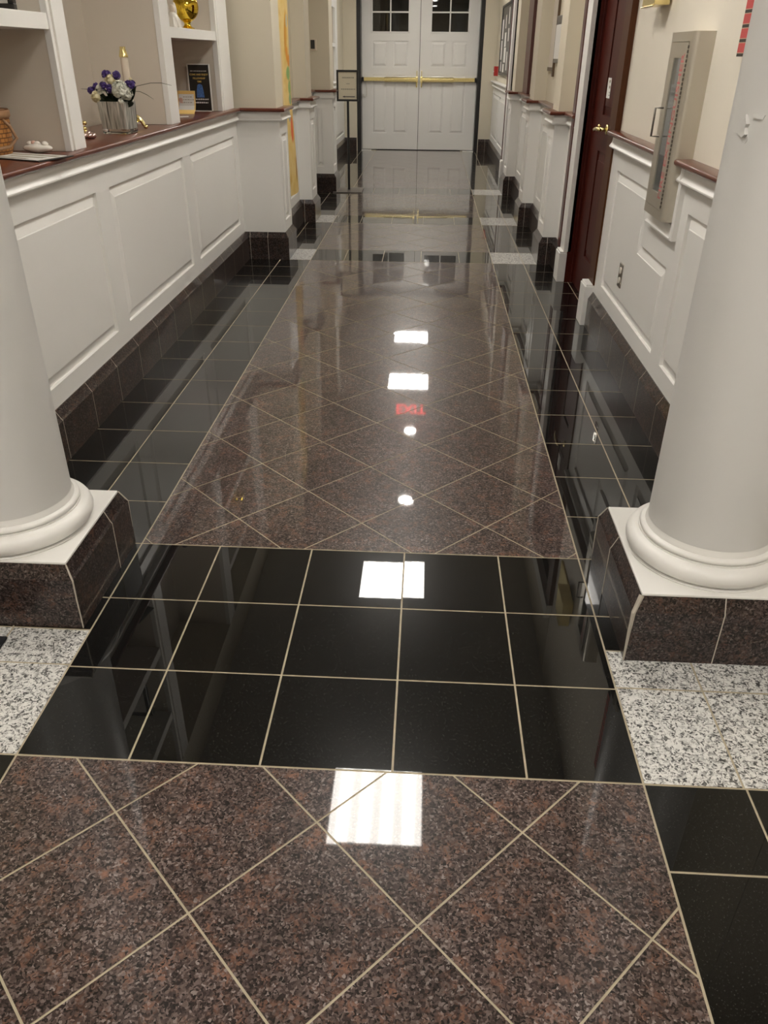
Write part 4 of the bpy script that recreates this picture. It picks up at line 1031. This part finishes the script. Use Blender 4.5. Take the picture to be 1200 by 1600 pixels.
# yellow card in curled holder
o = thing('yellow_card', (-1.545, 4.44, Z), 'curled yellow card with a white printed sheet, leaning beside the black poster', 'card')
s = MB(); prof = [(4.385, Z+.0006), (4.40, Z+.010), (4.425, Z+.022), (4.44, Z+.045), (4.448, Z+.085), (4.452, Z+.131)]
def curl(x0, x1, pr, th, mi=0):
    vs = [(x0, y, z) for y, z in pr]+[(x1, y, z) for y, z in pr]+[(x0, y+th, z) for y, z in pr]+[(x1, y+th, z) for y, z in pr]; k = len(pr)
    fs = []
    for i in range(k-1): fs += [(i, k+i, k+i+1, i+1), (2*k+i, 2*k+i+1, 3*k+i+1, 3*k+i), (i, i+1, 2*k+i+1, 2*k+i), (k+i, 3*k+i, 3*k+i+1, k+i+1)]
    fs += [(0, 2*k, 3*k, k), (k-1, 2*k-1, 4*k-1, 3*k-1)]
    s.add(vs, fs, mi)
curl(-1.612, -1.497, prof, .003); cd = s.build('holder', 'yellowc', o)
s = MB(); curl(-1.606, -1.505, [(y-.0015, z) for y, z in prof[2:5]]+[(4.4485, Z+.112)], .001); s.build('white_sheet', 'whitep', cd)
rnd = random.Random(9)
for z in (.096, .080, .064, .050):
    x = -1.575; s = MB()
    while x < -1.515:
        w_ = rnd.uniform(.006, .016); y = 4.4465-(.11-z)*.06; s.box(x, x+w_, y-.0022, y-.0016, Z+z-.002, Z+z+.002); x += w_+.005
    s.build('text_line', 'inkl', cd, fix=False)
s = MB(); s.lathe((-1.592, 0, Z+.078), [(.014, 4.4425), (.014, 4.4435)], 14, axis='y'); s.lathe((-1.588, 0, Z+.056), [(.013, 4.4415), (.013, 4.4425)], 14, axis='y'); s.build('pink_emblem', 'pinkc', cd)
s = slab([(-1.50, 4.07), (-1.455, 4.10), (-1.475, 4.16), (-1.52, 4.13)], Z+.0003, Z+.0025); tag(s.build('business_card', 'whitep', origin=(-1.49, 4.11, Z)), 'small white card lying on the counter before the yellow card', 'card')

# shelf items
ZS = 1.5342
gx, gy = -1.432, 4.20
s = MB(); R_ = .075; pr = [(.040, 0), (.042, .004), (.030, .010), (.020, .018), (.018, .030), (.026, .038)]
zc = .038+.075
for k in range(2, 15):
    a = -PI/2+PI*k/16; pr.append((R_*math.cos(a), zc+R_*1.05*math.sin(a)))
pr += [(.030, zc+.075), (.026, zc+.082), (.022, zc+.08)]
s.lathe((gx, gy, ZS), pr, 48); tag(s.build('gold_goblet', 'gold', origin=(gx, gy, ZS), smooth=True, auto=60), 'round mirror-gold vase on the upper right shelf of the bookcase', 'vase')
o = thing('figurine', (-1.475, 4.05, ZS), 'white robed ceramic figurine beside the gold vase on the shelf', 'figurine')
fx, fy = -1.475, 4.05
s = MB(); s.lathe((fx, fy, ZS), [(.048, 0), (.047, .010), (.042, .03), (.036, .05), (.030, .068), (.018, .078), (.012, .082)], 28)
for k in range(10):
    a = 2*PI*k/10; s.tube([(fx+.047*math.cos(a), fy+.047*math.sin(a), ZS+.004), (fx+.038*math.cos(a), fy+.038*math.sin(a), ZS+.045), (fx+.02*math.cos(a), fy+.02*math.sin(a), ZS+.076)], [.006, .005, .002], 6)
s.build('robe', 'ivory', o, smooth=True)
s = MB(); s.ball((fx+.004, fy-.006, ZS+.098), .017, .017, .020, 0, 16, 10); s.build('head', 'cream', o, smooth=True)
s = MB()
for sg in (-1, 1): s.ball((fx-.012+sg*.022, fy+.018, ZS+.085), .014, .007, .045, 0, 12, 10)
s.build('wing', 'ivory', o, smooth=True)
o = thing('photo_frame', (-1.50, 1.93, ZS), 'black framed picture standing on the upper left shelf', 'picture frame')
s = MB(); fx1, fx0 = -1.420, -1.66; z0_, z1_ = ZS, ZS+.30; fw = .020
for q in ((fx0, fx1, z0_, z0_+fw), (fx0, fx1, z1_-fw, z1_), (fx0, fx0+fw, z0_+fw, z1_-fw), (fx1-fw, fx1, z0_+fw, z1_-fw)): s.box(q[0], q[1], 1.92, 1.945, q[2], q[3])
s.build('frame', 'blackm', o, bevel=.002)
s = MB(); s.box(fx0+fw, fx1-fw, 1.93, 1.942, z0_+fw, z1_-fw); s.build('mat_board', 'whitep', o)

# ------------------------------------------------------------------ lamps
LX = -.16
def troffer(x, y, label, s_=1):
    o = thing('ceiling_light', (x, y, H), label, 'ceiling light', 'square ceiling lights')
    r = .30; b = MB()
    for q in ((-r, r, -r, -r+.012), (-r, r, r-.012, r), (-r, -r+.012, -r, r), (r-.012, r, -r, r)): b.box(x+q[0], x+q[1], y+q[2], y+q[3], H-.012, H+.0)
    b.build('frame', 'white', o)
    b = MB(); b.box(x-r+.012, x+r-.012, y-r+.012, y+r-.012, H-.004, H-.001); b.build('diffuser', 'diff', o)
    for k in range(4):
        xx = x-.205+.137*k; b = MB(); b.box(xx-.033, xx+.033, y-r+.015, y+r-.015, H-.0075, H-.0045); b.build('lamp_tube', 'tube', o)
for y, lb in ((2.12, 'square fluorescent ceiling light nearest the columns'), (4.64, 'square fluorescent ceiling light above the cherry door'), (9.64, 'square fluorescent ceiling light just past the third pilasters'), (11.72, 'square fluorescent ceiling light nearest the far doors'), (-.6, 'square fluorescent ceiling light in the lobby before the columns')):
    troffer(LX, y, lb)
for x, y, lb in ((-2.2, -1.4, 'square lobby ceiling light behind the left column side'), (1.9, -1.4, 'square lobby ceiling light behind the right column side'), (-1.7, -3.2, 'added square fill light, unseen at the rear left of the lobby'), (1.4, -3.2, 'added square fill light, unseen at the rear right of the lobby')): troffer(x, y, lb)  # lobby lights out of view; rear pair added to brighten the corridor
for y, lb in ((6.10, 'round recessed ceiling lamp before the second pilasters'), (7.92, 'round recessed ceiling lamp before the exit sign')):
    o = thing('downlight', (-.085, y, H), lb, 'ceiling light', 'round ceiling lamps')
    s = MB(); s.lathe((-.085, y, H), [(.072, -.004), (.095, -.004), (.095, 0), (.072, 0)], 32, cap=False); s.build('trim_ring', 'white', o)
    s = MB(); s.lathe((-.085, y, H), [(.071, -.003), (.071, -.001)], 32); s.build('lamp', 'spot', o)
o = thing('exit_sign', (-.085, 8.25, 2.45), 'hanging exit sign with red letters under the corridor ceiling', 'exit sign')
s = MB(); s.box(-.235, .065, 8.235, 8.265, 2.46, 2.66); s.box(-.10, -.07, 8.24, 8.26, 2.66, H); s.build('housing', 'exitw', o, bevel=.003)
s = MB(); s.text('EXIT', (-.085, 8.2345, 2.56), (1,0,0), (0,0,1), .19, 0, .001, 'CENTER', .004); s.build('lettering', 'exitr', o, fix=False)

# ------------------------------------------------------------------ world, camera, view
wd = bpy.data.worlds.new('world'); SC.world = wd; wd.use_nodes = True
wd.node_tree.nodes['Background'].inputs[0].default_value = (.02,.02,.02,1)
cam = bpy.data.cameras.new('camera'); co = bpy.data.objects.new('camera', cam); COL.objects.link(co); SC.camera = co
r = Vector((0.99855273, 0.05326872, 0.00740815)); u = Vector((-0.03328578, 0.50392804, 0.86310404)); f = Vector((-0.04224327, 0.86210149, -0.50497181))
mw = Matrix(((r.x, u.x, -f.x, 0.03661764), (r.y, u.y, -f.y, -1.23561809), (r.z, u.z, -f.z, 1.40963746), (0,0,0,1)))
co.matrix_world = mw
cam.sensor_fit = 'HORIZONTAL'; cam.sensor_width = 36; cam.lens = 1220.695/1200*36; cam.clip_start = .02; cam.clip_end = 60
vs_ = SC.view_settings; SC.display_settings.display_device = 'sRGB'
vs_.view_transform = 'Standard'; vs_.look = 'None'; vs_.gamma = 1; vs_.use_curve_mapping = False
vs_.exposure = 1.85
